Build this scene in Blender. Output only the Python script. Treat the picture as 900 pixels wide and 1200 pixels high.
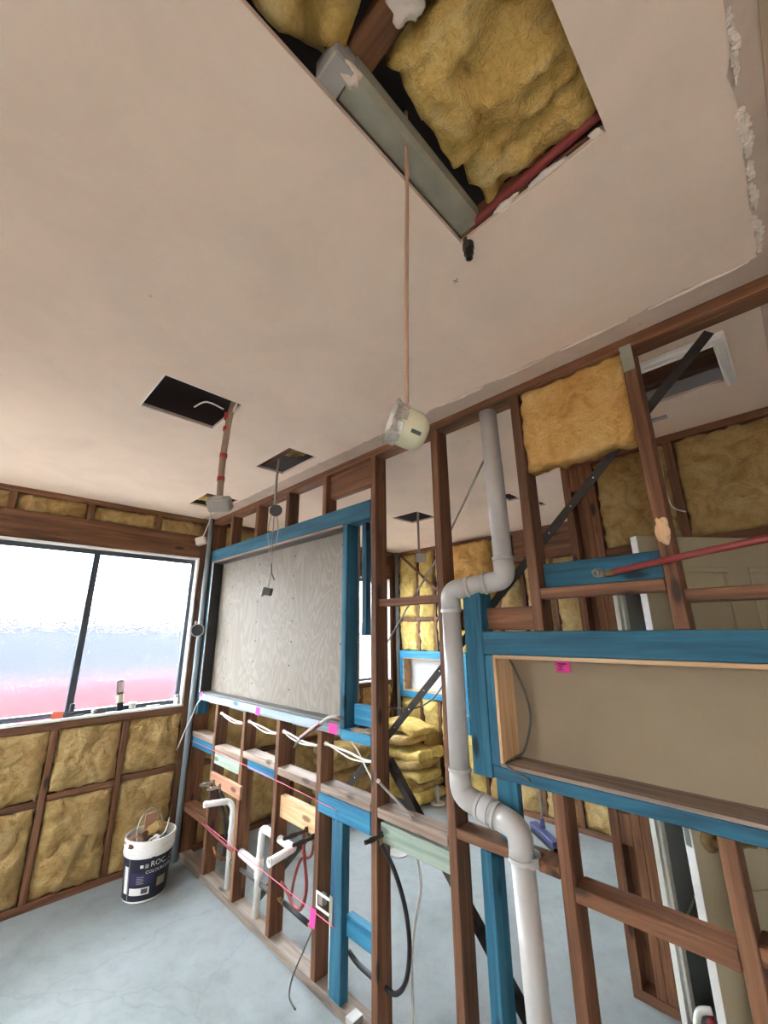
import bpy, bmesh, math, random
from mathutils import Vector, Matrix, noise
random.seed(7)
for _o in list(bpy.data.objects): bpy.data.objects.remove(_o)
S = bpy.context.scene
COL = S.collection
V = Vector

# ------------------------------------------------------------------ camera
def set_camera():
    yaw, pit, rol = map(math.radians, (44.8083, 16.2292, -0.5945))
    fw = V((-math.sin(yaw)*math.cos(pit), math.cos(yaw)*math.cos(pit), math.sin(pit)))
    r = V((math.cos(yaw), math.sin(yaw), 0)); u = r.cross(fw)
    r2 = math.cos(rol)*r + math.sin(rol)*u; u2 = r2.cross(fw)
    cd = bpy.data.cameras.new('camera'); co = bpy.data.objects.new('camera', cd); COL.objects.link(co)
    m = Matrix(((r2.x, u2.x, -fw.x), (r2.y, u2.y, -fw.y), (r2.z, u2.z, -fw.z)))
    co.matrix_world = Matrix.Translation((3.8284, -1.5406, 1.663)) @ m.to_4x4()
    cd.sensor_fit = 'HORIZONTAL'; cd.sensor_width = 36; cd.lens = 36*481.437/900
    cd.clip_start = 0.02; cd.clip_end = 200
    S.camera = co
set_camera()
# ------------------------------------------------------------------ world and exposure
W = bpy.data.worlds.new('overcast_sky'); S.world = W; W.use_nodes = True
_bg = W.node_tree.nodes['Background']; _bg.inputs[0].default_value = (0.90, 0.95, 1.0, 1); _bg.inputs[1].default_value = 8.0
S.view_settings.view_transform = 'Standard'; S.view_settings.look = 'None'
S.view_settings.gamma = 1.0; S.view_settings.use_curve_mapping = False
S.view_settings.exposure = 2.7
S.cycles.use_denoising = True
S.cycles.max_bounces = 16; S.cycles.diffuse_bounces = 8; S.cycles.transmission_bounces = 8
S.cycles.sample_clamp_indirect = 40.0

# ------------------------------------------------------------------ materials
def lin(c):
    return tuple((x/255/12.92 if x/255 <= .04045 else ((x/255+.055)/1.055)**2.4) for x in c)
def nt(name):
    m = bpy.data.materials.new(name); m.use_nodes = True
    n = m.node_tree; b = n.nodes['Principled BSDF']
    return m, n, b
def N(n, typ, **kw):
    x = n.nodes.new(typ)
    for k, v in kw.items():
        if k in x.inputs: x.inputs[k].default_value = v
        else: setattr(x, k, v)
    return x
def coords(n, scale=(1, 1, 1), rnd=True):
    tc = N(n, 'ShaderNodeTexCoord'); mp = N(n, 'ShaderNodeMapping'); mp.inputs['Scale'].default_value = scale
    if rnd:
        oi = N(n, 'ShaderNodeObjectInfo'); cx = N(n, 'ShaderNodeVectorMath', operation='ADD')
        mu = N(n, 'ShaderNodeMath', operation='MULTIPLY'); mu.inputs[1].default_value = 23.0
        n.links.new(oi.outputs['Random'], mu.inputs[0]); n.links.new(tc.outputs['Object'], cx.inputs[0]); n.links.new(mu.outputs[0], cx.inputs[1])
        n.links.new(cx.outputs[0], mp.inputs['Vector'])
    else:
        n.links.new(tc.outputs['Object'], mp.inputs['Vector'])
    return mp.outputs[0]
def ramp(n, src, stops):
    r = N(n, 'ShaderNodeValToRGB'); e = r.color_ramp.elements
    while len(e) < len(stops): e.new(0.5)
    for i, (p, c) in enumerate(stops):
        e[i].position = p; e[i].color = (*c, 1)
    n.links.new(src, r.inputs[0]); return r.outputs[0]
def mixc(n, fac, a, b, mode='MIX'):
    m = N(n, 'ShaderNodeMix', data_type='RGBA', blend_type=mode)
    for val, s in ((fac, m.inputs[0]), (a, m.inputs[6]), (b, m.inputs[7])):
        if hasattr(val, 'links'): n.links.new(val, s)
        elif isinstance(val, (int, float)): s.default_value = val
        else: s.default_value = (*val, 1)
    return m.outputs[2]
def bump(n, b, src, strength=.3, dist=.01):
    bm = N(n, 'ShaderNodeBump'); bm.inputs['Strength'].default_value = strength; bm.inputs['Distance'].default_value = dist
    n.links.new(src, bm.inputs['Height']); n.links.new(bm.outputs[0], b.inputs['Normal'])
def noise_tex(n, vec, scale, detail=5, rough=.6, dist=0):
    t = N(n, 'ShaderNodeTexNoise'); t.inputs['Scale'].default_value = scale; t.inputs['Detail'].default_value = detail
    t.inputs['Roughness'].default_value = rough; t.inputs['Distortion'].default_value = dist
    n.links.new(vec, t.inputs['Vector']); return t.outputs['Fac']
_mc = {}
def plain(name, c, rough=.6, metal=0.0, var=.0, scale=8, bmp=0):
    if name in _mc: return _mc[name]
    m, n, b = nt(name); c = lin(c)
    b.inputs['Roughness'].default_value = rough; b.inputs['Metallic'].default_value = metal
    v = coords(n); f = noise_tex(n, v, scale, 6)
    k = max(var, .03)
    n.links.new(ramp(n, f, [(.3, tuple(x*(1-k) for x in c)), (.7, tuple(min(1, x*(1+k)) for x in c))]), b.inputs['Base Color'])
    if bmp: bump(n, b, noise_tex(n, v, scale*6, 6), bmp, .003)
    _mc[name] = m; return m
TIMBER = {  # dark, mid, light
    'old': ((66, 42, 27), (114, 75, 49), (152, 110, 78)),
    'pine': ((176, 130, 88), (214, 176, 132), (232, 205, 168)),
    'blue': ((18, 60, 78), (32, 94, 117), (64, 122, 142)),
    'skyblue': ((18, 92, 128), (34, 122, 158), (80, 156, 182)),
    'green': ((122, 142, 128), (154, 170, 154), (178, 184, 168)),
    'dusty': ((110, 90, 76), (150, 130, 114), (180, 166, 152)),
}
def timber(kind, ax):
    key = 'timber_%s_%d' % (kind, ax)
    if key in _mc: return _mc[key]
    d, mi, l = [lin(c) for c in TIMBER[kind]]
    m, n, b = nt(key); sc = [30, 30, 30]; sc[ax] = 1.6
    v = coords(n, sc)
    f = noise_tex(n, v, 1.0, 6, .62, .6)
    c1 = ramp(n, f, [(.28, d), (.5, mi), (.78, l)])
    sc2 = [5, 5, 5]; sc2[ax] = 1.2
    f2 = noise_tex(n, coords(n, sc2), 1.0, 4)
    c2 = ramp(n, f2, [(.3, (.72, .72, .72)), (.65, (1.06, 1.06, 1.06))])
    c = mixc(n, .8, c1, c2, 'MULTIPLY')
    # knots
    sk = [9, 9, 9]; sk[ax] = 3.2
    vo = N(n, 'ShaderNodeTexVoronoi'); vo.inputs['Scale'].default_value = 1.0; n.links.new(coords(n, sk), vo.inputs['Vector'])
    kf = ramp(n, vo.outputs['Distance'], [(.09, (1, 1, 1)), (.17, (0, 0, 0))])
    c = mixc(n, kf, c, tuple(x*.55 for x in d))
    oi = N(n, 'ShaderNodeObjectInfo'); hv = N(n, 'ShaderNodeHueSaturation'); mr = N(n, 'ShaderNodeMapRange')
    mr.inputs[3].default_value = .82; mr.inputs[4].default_value = 1.15
    n.links.new(oi.outputs['Random'], mr.inputs[0]); n.links.new(mr.outputs[0], hv.inputs['Value']); n.links.new(c, hv.inputs['Color'])
    n.links.new(hv.outputs[0], b.inputs['Base Color']); b.inputs['Roughness'].default_value = .75
    bump(n, b, f, .25, .004)
    _mc[key] = m; return m
def batt_mat(name='glasswool', a=(148, 118, 73), c=(188, 161, 110), l=(215, 192, 146)):
    if name in _mc: return _mc[name]
    m, n, b = nt(name); v = coords(n)
    f = noise_tex(n, v, 9, 8, .68, .9); f2 = noise_tex(n, v, 70, 6, .7, .5); f3 = noise_tex(n, v, 2.2, 3)
    col = ramp(n, f, [(.28, lin(a)), (.5, lin(c)), (.74, lin(l))])
    col = mixc(n, .55, col, ramp(n, f2, [(.3, (.82, .80, .76)), (.7, (1.08, 1.08, 1.06))]), 'MULTIPLY')
    col = mixc(n, .5, col, ramp(n, f3, [(.35, (.98, .90, .78)), (.65, (1.03, 1.03, 1.0))]), 'MULTIPLY')
    n.links.new(col, b.inputs['Base Color']); b.inputs['Roughness'].default_value = 1.0
    b.inputs['Specular IOR Level'].default_value = .05
    ad = N(n, 'ShaderNodeMath', operation='ADD'); n.links.new(f, ad.inputs[0]); n.links.new(f2, ad.inputs[1])
    bump(n, b, ad.outputs[0], .8, .022)
    _mc[name] = m; return m
def concrete():
    m, n, b = nt('concrete_slab'); v = coords(n, rnd=False)
    f = noise_tex(n, v, 1.3, 8, .65, .4); f2 = noise_tex(n, v, 14, 8, .7); f3 = noise_tex(n, v, 90, 3)
    c = ramp(n, f, [(.25, lin((112, 118, 118))), (.5, lin((138, 146, 147))), (.75, lin((153, 160, 162)))])
    c = mixc(n, .6, c, ramp(n, f2, [(.28, (.82, .81, .80)), (.5, (1, 1, 1)), (.75, (1.05, 1.05, 1.05))]), 'MULTIPLY')
    vo = N(n, 'ShaderNodeTexVoronoi', feature='DISTANCE_TO_EDGE'); vo.inputs['Scale'].default_value = .75
    wv = N(n, 'ShaderNodeVectorMath', operation='ADD'); nz = N(n, 'ShaderNodeTexNoise'); nz.inputs['Scale'].default_value = 6
    n.links.new(v, nz.inputs['Vector']); sc = N(n, 'ShaderNodeVectorMath', operation='SCALE'); sc.inputs[3].default_value = .10
    n.links.new(nz.outputs['Color'], sc.inputs[0]); n.links.new(v, wv.inputs[0]); n.links.new(sc.outputs[0], wv.inputs[1])
    n.links.new(wv.outputs[0], vo.inputs['Vector'])
    cr = ramp(n, vo.outputs['Distance'], [(.0, (.80, .79, .77)), (.004, (1, 1, 1))])
    c = mixc(n, .55, c, cr, 'MULTIPLY')
    sp = N(n, 'ShaderNodeTexVoronoi'); sp.inputs['Scale'].default_value = 9; n.links.new(v, sp.inputs['Vector'])
    c = mixc(n, ramp(n, sp.outputs['Distance'], [(.02, (1, 1, 1)), (.045, (0, 0, 0))]), c, lin((120, 116, 108)))
    n.links.new(c, b.inputs['Base Color']); b.inputs['Roughness'].default_value = .78
    bump(n, b, f2, .12, .004); return m
def plasterish(name, c, dirt=.10, scale=3.0):
    m, n, b = nt(name); v = coords(n, rnd=False); c = lin(c)
    f = noise_tex(n, v, scale, 8, .65, .5); f2 = noise_tex(n, v, 22, 6, .7)
    col = ramp(n, f, [(.25, tuple(x*(1-dirt) for x in c)), (.55, c), (.8, tuple(min(1, x*(1+dirt*.5)) for x in c))])
    vo = N(n, 'ShaderNodeTexVoronoi'); vo.inputs['Scale'].default_value = 3.3; n.links.new(v, vo.inputs['Vector'])
    col = mixc(n, ramp(n, vo.outputs['Distance'], [(.012, (.6, .6, .6)), (.03, (0, 0, 0))]), col, tuple(x*.55 for x in c))
    n.links.new(col, b.inputs['Base Color']); b.inputs['Roughness'].default_value = .9
    bump(n, b, f2, .10, .004); return m
def plywood():
    m, n, b = nt('plywood_face'); v = coords(n, (1, 1, 1), False)
    f = noise_tex(n, coords(n, (2.2, 1, 1.0), False), 1.5, 3, .5, 1.2)
    w = N(n, 'ShaderNodeMath', operation='MULTIPLY'); w.inputs[1].default_value = 90; n.links.new(f, w.inputs[0])
    s = N(n, 'ShaderNodeMath', operation='SINE'); n.links.new(w.outputs[0], s.inputs[0])
    c = ramp(n, s.outputs[0], [(.0, lin((117, 109, 97))), (.2, lin((124, 116, 104))), (1, lin((127, 120, 108)))])
    f2 = noise_tex(n, v, 1.6, 5)
    c = mixc(n, .8, c, ramp(n, f2, [(.3, (.84, .80, .76)), (.7, (1.04, 1.04, 1.04))]), 'MULTIPLY')
    vo = N(n, 'ShaderNodeTexVoronoi'); vo.inputs['Scale'].default_value = 4.5; n.links.new(v, vo.inputs['Vector'])
    c = mixc(n, ramp(n, vo.outputs['Distance'], [(.03, (.8, .8, .8)), (.08, (0, 0, 0))]), c, lin((88, 74, 60)))
    n.links.new(c, b.inputs['Base Color']); b.inputs['Roughness'].default_value = .7
    return m
def frosted():
    m, n, b = nt('frosted_glass'); b.inputs['Transmission Weight'].default_value = 1.0
    b.inputs['Roughness'].default_value = .085; b.inputs['IOR'].default_value = 1.3; b.inputs['Base Color'].default_value = (.86, .89, .92, 1)
    vo = N(n, 'ShaderNodeTexVoronoi'); vo.inputs['Scale'].default_value = 130; n.links.new(coords(n, rnd=False), vo.inputs['Vector'])
    bump(n, b, vo.outputs['Distance'], .32, .004)
    return m
M_CONC = concrete(); M_CEIL = plasterish('ceiling_plaster', (240, 220, 200)); M_BOARD = plasterish('bare_plasterboard', (206, 186, 168), .16, 6)
M_BROWNBOARD = plasterish('stained_plasterboard', (186, 164, 138), .12, 5); M_GREYWALL = plasterish('grey_painted_wall', (186, 188, 190), .05)
M_NICHE = plasterish('fibre_cement', (142, 127, 103), .10, 4); M_PLY = plywood(); M_GLASS = frosted(); M_BATT = batt_mat()
M_BATT_O = batt_mat('glasswool_orange', (190, 138, 76), (228, 184, 112), (244, 212, 152))
M_BATT_A = batt_mat('glasswool_golden', (206, 166, 92), (244, 208, 126), (254, 236, 176))
M_BATT_L = batt_mat('glasswool_lemon', (188, 158, 88), (224, 198, 122), (242, 226, 164))
M_PVC = plain('grey_pvc', (182, 180, 176), .35, 0, .03); M_WPVC = plain('white_pvc', (236, 236, 232), .35, 0, .02)
M_BRASS = plain('weathered_brass', (150, 128, 92), .4, .85, .2, 40); M_CHROME = plain('dull_chrome', (150, 148, 142), .3, .9, .1)
M_GALV = plain('galvanised_steel', (158, 158, 140), .5, .25, .15, 12); M_DARKSTEEL = plain('dark_brace_steel', (62, 58, 54), .55, .6, .25, 20)
M_BLACK = plain('black_rubber', (26, 26, 28), .5); M_RED = plain('red_pex_pipe', (128, 50, 46), .45, 0, .06); M_COPPER = plain('copper', (170, 98, 66), .35, .8, .15)
M_WCABLE = plain('white_cable_sheath', (226, 220, 210), .5); M_GCABLE = plain('grey_cable_sheath', (150, 142, 132), .5, 0, .06)
M_REDTAPE = plain('red_tape', (170, 44, 40), .5); M_PINK = plain('pink_paper', (255, 92, 190), .7); M_STRING = plain('pink_string', (244, 120, 150), .7)
M_ORANGE = plain('orange_tape', (235, 120, 90), .6); M_INK = plain('ink', (40, 24, 30), .7)
M_ALU = plain('charcoal_aluminium', (66, 74, 82), .4, .3); M_WHITEP = plain('white_paint', (232, 232, 228), .5, 0, .02)
M_DOOR = plain('olive_grey_door_paint', (168, 160, 132), .5, 0, .03, 2); M_FOIL = plain('crumpled_foil_tape', (200, 196, 188), .25, .7, .15, 60, .6)
M_LENS = plain('translucent_plastic', (206, 202, 170), .35, 0, .03); M_TBLACK = plain('tarnished_fitting', (72, 68, 62), .35, .7, .2, 30)
M_PLASTER = plain('broken_plaster', (226, 214, 200), .95, 0, .1, 20, .6); M_NAVY = plain('navy_label', (26, 28, 46), .45, 0, .08, 6)
M_CARD = plain('cardboard', (166, 128, 104), .85, 0, .06); M_PAPER = plain('crumpled_brown_paper', (116, 90, 72), .9, 0, .2, 14, .6)
M_GREYPLASTIC = plain('grey_plastic', (168, 166, 160), .5); M_DKPLASTIC = plain('dark_grey_plastic', (84, 84, 80), .5)
M_BROOM = plain('navy_broom_plastic', (58, 66, 104), .5); M_MAROON = plain('maroon_plastic', (120, 20, 34), .45)
M_PACK = plain('brown_timber_stain', (60, 40, 30), .8)
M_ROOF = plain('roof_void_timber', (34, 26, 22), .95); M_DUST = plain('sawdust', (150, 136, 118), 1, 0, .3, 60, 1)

# ------------------------------------------------------------------ mesh helpers
WL = {}
def root(name, loc, label, cat, group=None, kind=None):
    o = bpy.data.objects.new(name, None); COL.objects.link(o); o.location = loc; o.empty_display_size = .05
    WL[o] = V(loc); tag(o, label, cat, group, kind); return o
def tag(o, label, cat=None, group=None, kind=None):
    if label: o['label'] = label
    if cat: o['category'] = cat
    if group: o['group'] = group
    if kind: o['kind'] = kind
    return o
def link(name, bm, mat, parent=None, smooth=False, origin=None, label=None):
    """bm is in world coordinates; the object's origin goes to the middle of its base"""
    bm.verts.ensure_lookup_table()
    if origin is None:
        xs = [v.co for v in bm.verts]
        lo = V((min(c.x for c in xs), min(c.y for c in xs), min(c.z for c in xs))); hi = V((max(c.x for c in xs), max(c.y for c in xs), max(c.z for c in xs)))
        origin = (lo+hi)/2
    origin = V(origin)
    bmesh.ops.translate(bm, verts=bm.verts, vec=-origin)
    bmesh.ops.recalc_face_normals(bm, faces=bm.faces)
    me = bpy.data.meshes.new(name); bm.to_mesh(me); bm.free()
    if smooth:
        for p in me.polygons: p.use_smooth = True
    me.materials.append(mat)
    o = bpy.data.objects.new(name, me); COL.objects.link(o)
    WL[o] = origin
    if parent is not None:
        o.parent = parent; o.location = origin - WL[parent]
    else: o.location = origin
    if label: o['label'] = label
    return o
def bbox(bm, lo, hi, bev=0.0):
    vs = [bm.verts.new((x, y, z)) for x in (lo[0], hi[0]) for y in (lo[1], hi[1]) for z in (lo[2], hi[2])]
    fs = [bm.faces.new([vs[i] for i in q]) for q in ((0, 1, 3, 2), (4, 6, 7, 5), (0, 4, 5, 1), (2, 3, 7, 6), (0, 2, 6, 4), (1, 5, 7, 3))]
    if bev:
        es = list({e for f in fs for e in f.edges})
        bmesh.ops.bevel(bm, geom=es, offset=bev, segments=1, affect='EDGES')
def box(name, lo, hi, mat, parent=None, bev=.0015, label=None):
    lo2 = [min(a, b) for a, b in zip(lo, hi)]; hi2 = [max(a, b) for a, b in zip(lo, hi)]
    bm = bmesh.new(); bbox(bm, lo2, hi2, bev)
    return link(name, bm, mat, parent, label=label)
def tim(name, lo, hi, kind, parent=None, label=None, bev=.003):
    d = [abs(b-a) for a, b in zip(lo, hi)]; ax = d.index(max(d))
    return box(name, lo, hi, timber(kind, ax), parent, bev, label)
def obox(name, c, ax, hs, mat, parent=None, bev=.001, label=None):
    """box with centre c, unit axes ax and half sizes hs"""
    bm = bmesh.new(); bbox(bm, [-h for h in hs], hs, bev); c = V(c); a = [V(x).normalized() for x in ax]
    for v in bm.verts: v.co = c + a[0]*v.co.x + a[1]*v.co.y + a[2]*v.co.z
    return link(name, bm, mat, parent, label=label)
def frame_of(d):
    d = V(d).normalized(); h = V((0, 0, 1)) if abs(d.z) < .9 else V((1, 0, 0))
    a = d.cross(h).normalized(); return a, d.cross(a).normalized()
def smooth_path(pts, n=6):
    P = [V(p) for p in pts]
    if len(P) < 3: return P
    out = []
    for i in range(len(P)-1):
        p0 = P[max(i-1, 0)]; p1 = P[i]; p2 = P[i+1]; p3 = P[min(i+2, len(P)-1)]
        for k in range(n):
            t = k/n
            out.append(.5*((2*p1)+(p2-p0)*t+(2*p0-5*p1+4*p2-p3)*t*t+(3*p1-p0-3*p2+p3)*t**3))
    out.append(P[-1]); return out
def fillet_path(pts, r, n=6):
    P = [V(p) for p in pts]; out = [P[0]]
    for i in range(1, len(P)-1):
        a = (P[i-1]-P[i]); b = (P[i+1]-P[i]); q = min(r, a.length*.49, b.length*.49)
        A = P[i]+a.normalized()*q; B = P[i]+b.normalized()*q
        for k in range(n+1):
            t = k/n; out.append((1-t)**2*A+2*t*(1-t)*P[i]+t*t*B)
    out.append(P[-1]); return out
def sweep(bm, path, r, seg=10, cap=True, jitter=0, seed=0):
    P = path; n = len(P); rings = []; a = None
    for i in range(n):
        d = (P[min(i+1, n-1)]-P[max(i-1, 0)])
        d = d.normalized() if d.length > 1e-9 else V((0, 0, 1))
        if a is None: a, b = frame_of(d)
        else:
            a = (a-d*a.dot(d)).normalized(); b = d.cross(a)
        rr = r[i] if isinstance(r, (list, tuple)) else r
        ring = []
        for k in range(seg):
            t = 2*math.pi*k/seg; q = rr*(1+jitter*noise.noise(V((i*.7+seed, k*.9, seed))))
            ring.append(bm.verts.new(P[i]+a*math.cos(t)*q+b*math.sin(t)*q))
        rings.append(ring)
    for i in range(n-1):
        for k in range(seg): bm.faces.new((rings[i][k], rings[i][(k+1) % seg], rings[i+1][(k+1) % seg], rings[i+1][k]))
    if cap: bm.faces.new(rings[0][::-1]); bm.faces.new(rings[-1])
def tube(name, pts, r, mat, parent=None, seg=8, smooth=True, path='smooth', label=None, jitter=0):
    P = smooth_path(pts) if path == 'smooth' else (fillet_path(pts, path) if isinstance(path, (int, float)) else [V(p) for p in pts])
    bm = bmesh.new(); sweep(bm, P, r, seg, True, jitter, len(name))
    o = link(name, bm, mat, parent, False, None, label)
    for p in o.data.polygons: p.use_smooth = len(p.vertices) == 4
    return o
def lathe(name, prof, c, axis, mat, parent=None, seg=24, label=None, closed=False):
    """prof: (radius, height) along axis from c"""
    bm = bmesh.new(); d = V(axis).normalized(); a, b = frame_of(d); c = V(c); rings = []
    for r, h in prof:
        rings.append([bm.verts.new(c+d*h+(a*math.cos(2*math.pi*k/seg)+b*math.sin(2*math.pi*k/seg))*max(r, 1e-4)) for k in range(seg)])
    for i in range(len(rings)-1):
        for k in range(seg): bm.faces.new((rings[i][k], rings[i][(k+1) % seg], rings[i+1][(k+1) % seg], rings[i+1][k]))
    if closed: 
        for k in range(seg): bm.faces.new((rings[-1][k], rings[-1][(k+1) % seg], rings[0][(k+1) % seg], rings[0][k]))
    else: bm.faces.new(rings[0][::-1]); bm.faces.new(rings[-1])
    o = link(name, bm, mat, parent, False, None, label)
    me = o.data
    for p in me.polygons: p.use_smooth = len(p.vertices) == 4
    me.set_sharp_from_angle(angle=math.radians(35)) if hasattr(me, 'set_sharp_from_angle') else None
    return o
def slab(name, xs, ys, holes, z0, z1, mat, parent=None, ragged=None, map3=None, step=None, label=None):
    """flat sheet with rectangular holes; map3 turns (u,v,w) into world coordinates; ragged moves border points"""
    X = sorted({xs[0], xs[1], *[h[i] for h in holes for i in (0, 1)]}); Y = sorted({ys[0], ys[1], *[h[i] for h in holes for i in (2, 3)]})
    X = [x for x in X if xs[0] <= x <= xs[1]]; Y = [y for y in Y if ys[0] <= y <= ys[1]]
    def dense(L):
        if not step: return L
        o = []
        for a, b in zip(L, L[1:]):
            k = max(1, int(round((b-a)/step))); o += [a+(b-a)*i/k for i in range(k)]
        return o+[L[-1]]
    X = dense(X); Y = dense(Y)
    def solid(i, j):
        if i < 0 or j < 0 or i >= len(X)-1 or j >= len(Y)-1: return False
        cx = (X[i]+X[i+1])/2; cy = (Y[j]+Y[j+1])/2
        return not any(h[0] < cx < h[1] and h[2] < cy < h[3] for h in holes)
    bm = bmesh.new(); vc = {}
    def v(i, j, z):
        k = (i, j, z)
        if k not in vc:
            x, y = X[i], Y[j]
            if ragged: x, y = ragged(x, y)
            p = (x, y, z); vc[k] = bm.verts.new(map3(*p) if map3 else p)
        return vc[k]
    for i in range(len(X)-1):
        for j in range(len(Y)-1):
            if not solid(i, j): continue
            bm.faces.new((v(i, j, z0), v(i, j+1, z0), v(i+1, j+1, z0), v(i+1, j, z0)))
            bm.faces.new((v(i, j, z1), v(i+1, j, z1), v(i+1, j+1, z1), v(i, j+1, z1)))
            for (di, dj, a, b) in ((-1, 0, (i, j), (i, j+1)), (1, 0, (i+1, j+1), (i+1, j)), (0, -1, (i+1, j), (i, j)), (0, 1, (i, j+1), (i+1, j+1))):
                if not solid(i+di, j+dj): bm.faces.new((v(*a, z0), v(*b, z0), v(*b, z1), v(*a, z1)))
    return link(name, bm, mat, parent, label=label)
def fbm(p, o=4): return noise.fractal(p, 1.0, 2.0, o)
def batt(lo, hi, ax, label, mat=None, bulge=.03, n=22, group='insulation batts', amp=.02, seed=None, name='insulation_batt'):
    """insulation batt filling the box lo..hi; ax = '+x','-y'... is the side that bulges towards the room"""
    s = seed if seed is not None else random.uniform(0, 90)
    a = 'xyz'.index(ax[1]); sg = 1 if ax[0] == '+' else -1; o1, o2 = [i for i in range(3) if i != a]
    bm = bmesh.new(); L1 = hi[o1]-lo[o1]; L2 = hi[o2]-lo[o2]
    n1 = max(6, int(n*math.sqrt(L1/L2))); n2 = max(6, int(n*math.sqrt(L2/L1)))
    front = hi[a] if sg > 0 else lo[a]; back = lo[a] if sg > 0 else hi[a]
    G = []
    for i in range(n1+1):
        row = []
        for j in range(n2+1):
            u = i/n1; w = j/n2; p = [0, 0, 0]
            e = min(u*L1, (1-u)*L1, w*L2, (1-w)*L2)
            q1 = lo[o1]+u*L1; q2 = lo[o2]+w*L2
            b_ = V((q1*5+s, q2*5, s))
            rim = 1-min(1, e/.05)
            p[o1] = q1 + rim*.014*noise.noise(V((q1*23, q2*23, s))) + .006*noise.noise(V((q2*30, s, q1*30)))
            p[o2] = q2 + rim*.014*noise.noise(V((q2*23, s, q1*23))) + .006*noise.noise(V((q1*30, q2*30, s+9)))
            h = amp*fbm(b_*1.3, 5) + amp*.35*fbm(b_*5.0, 3) + amp*.8*abs(fbm(V((q1*3+s, q2*7-s, 2*s)), 3)) + bulge*(min(1, e/.07)**.5-.6)
            # creases
            h -= amp*.7*max(0, 1-abs(noise.noise(V((q1*3.1+s*2, q2*2.3, 3)))/.05))
            p[a] = front+sg*h
            row.append(bm.verts.new(p))
        G.append(row)
    for i in range(n1):
        for j in range(n2): bm.faces.new((G[i][j], G[i+1][j], G[i+1][j+1], G[i][j+1]))
    ringv = [G[i][0] for i in range(n1)]+[G[n1][j] for j in range(n2)]+[G[i][n2] for i in range(n1, 0, -1)]+[G[0][j] for j in range(n2, 0, -1)]
    bk = []
    for v in ringv:
        p = list(v.co); p[a] = back; bk.append(bm.verts.new(p))
    for k in range(len(ringv)):
        bm.faces.new((ringv[k], ringv[(k+1) % len(ringv)], bk[(k+1) % len(ringv)], bk[k]))
    bm.faces.new(bk)
    o = link(name, bm, mat or M_BATT, None, True)
    return tag(o, label, 'insulation', group)
def folded(pts, wdir, width, th, label, mat=None, group='heap of loose insulation batts', n=8, seed=0, name='insulation_batt'):
    """a soft slab bent along pts"""
    P = smooth_path(pts, n); wd = V(wdir).normalized(); bm = bmesh.new(); rings = []; m = 6
    prof = []
    for k in range(m+1): prof.append((-.5+k/m, .5))
    for k in range(m+1): prof.append((.5-k/m, -.5))
    for i, p in enumerate(P):
        d = (P[min(i+1, len(P)-1)]-P[max(i-1, 0)]).normalized(); nn = d.cross(wd).normalized()
        taper = 1.0
        if i == 0 or i == len(P)-1: taper = .55
        ring = []
        for (u, w) in prof:
            rd = 1-.35*(abs(u)*2)**6
            q = p+wd*u*width*(.97 if taper < 1 else 1)+nn*w*th*rd*taper
            f = V((q.x*9+seed, q.y*9, q.z*9)); q = q+V((noise.noise(f), noise.noise(f+V((7, 1, 3))), noise.noise(f+V((1, 9, 5)))))*.02
            f = f*3; q = q+V((noise.noise(f), noise.noise(f+V((7, 1, 3))), noise.noise(f+V((1, 9, 5)))))*.008
            q.z = max(q.z, .002)
            ring.append(bm.verts.new(q))
        rings.append(ring)
    K = len(prof)
    for i in range(len(rings)-1):
        for k in range(K): bm.faces.new((rings[i][k], rings[i][(k+1) % K], rings[i+1][(k+1) % K], rings[i+1][k]))
    bm.faces.new(rings[0][::-1]); bm.faces.new(rings[-1])
    o = link(name, bm, mat or M_BATT_L, None, True); return tag(o, label, 'insulation', group)
def blob(name, c, r, mat, parent=None, seed=0, amp=.35, sub=3, label=None):
    bm = bmesh.new(); bmesh.ops.create_icosphere(bm, subdivisions=sub, radius=1)
    for v in bm.verts:
        d = v.co.normalized(); k = 1+amp*fbm(d*1.7+V((seed, seed*.3, 0)), 4); v.co = V((c[0]+d.x*r[0]*k, c[1]+d.y*r[1]*k, c[2]+d.z*r[2]*k))
    return link(name, bm, mat, parent, True, None, label)
TIMBER['paleblue'] = ((70, 130, 160), (148, 164, 170), (172, 180, 182))
TIMBER['plate'] = ((84, 74, 64), (128, 116, 104), (160, 150, 140))
TIMBER['pinkpine'] = ((150, 100, 76), (190, 140, 112), (214, 172, 146))
# ================================================================== SETTING
H = 2.7
def structure(name, label, cat, loc=(0, 0, 0)): return root(name, loc, label, cat, None, 'structure')
# ---- floor
fl = box('floor', (-.11, -3.2, -.1), (5.6, 2.65, 0), M_CONC, None, 0); tag(fl, 'bare grey concrete floor slab with cracks and stains', 'floor', None, 'structure')
# ---- ceiling
HB = (3.36, 3.735, -1.75, -.752)
HOLES = [HB, (1.818, 2.148, -1.128, -.79), (1.505, 1.895, -.372, -.176), (.40, .762, -.376, -.118),
         (1.235, 1.54, 1.18, 1.465), (2.275, 2.365, 1.33, 1.52), (2.39, 2.44, 1.73, 1.85), (3.49, 3.785, .25, .622), (3.44, 3.535, .775, .83)]
ce = slab('ceiling', (-.11, 5.6), (-3.2, 2.65), HOLES, H, H+.012, M_BOARD); tag(ce, 'beige plaster ceiling with rectangular holes cut into it', 'ceiling', None, 'structure')
def rag(x, y):
    if y > -.1-1e-4: y += .012*noise.noise(V((x*14, 3, 0)))+.008*noise.noise(V((x*50, 5, 0)))-.006
    if x > 3.94-1e-4: x += .014*noise.noise(V((y*14, 9, 0)))+.008*noise.noise(V((y*45, 2, 0)))
    return x, y
slab('plaster_skim', (0, 3.94), (-3.2, -.1), HOLES[:4], H-.004, H-.0005, M_CEIL, ce, rag, None, .035)
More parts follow.
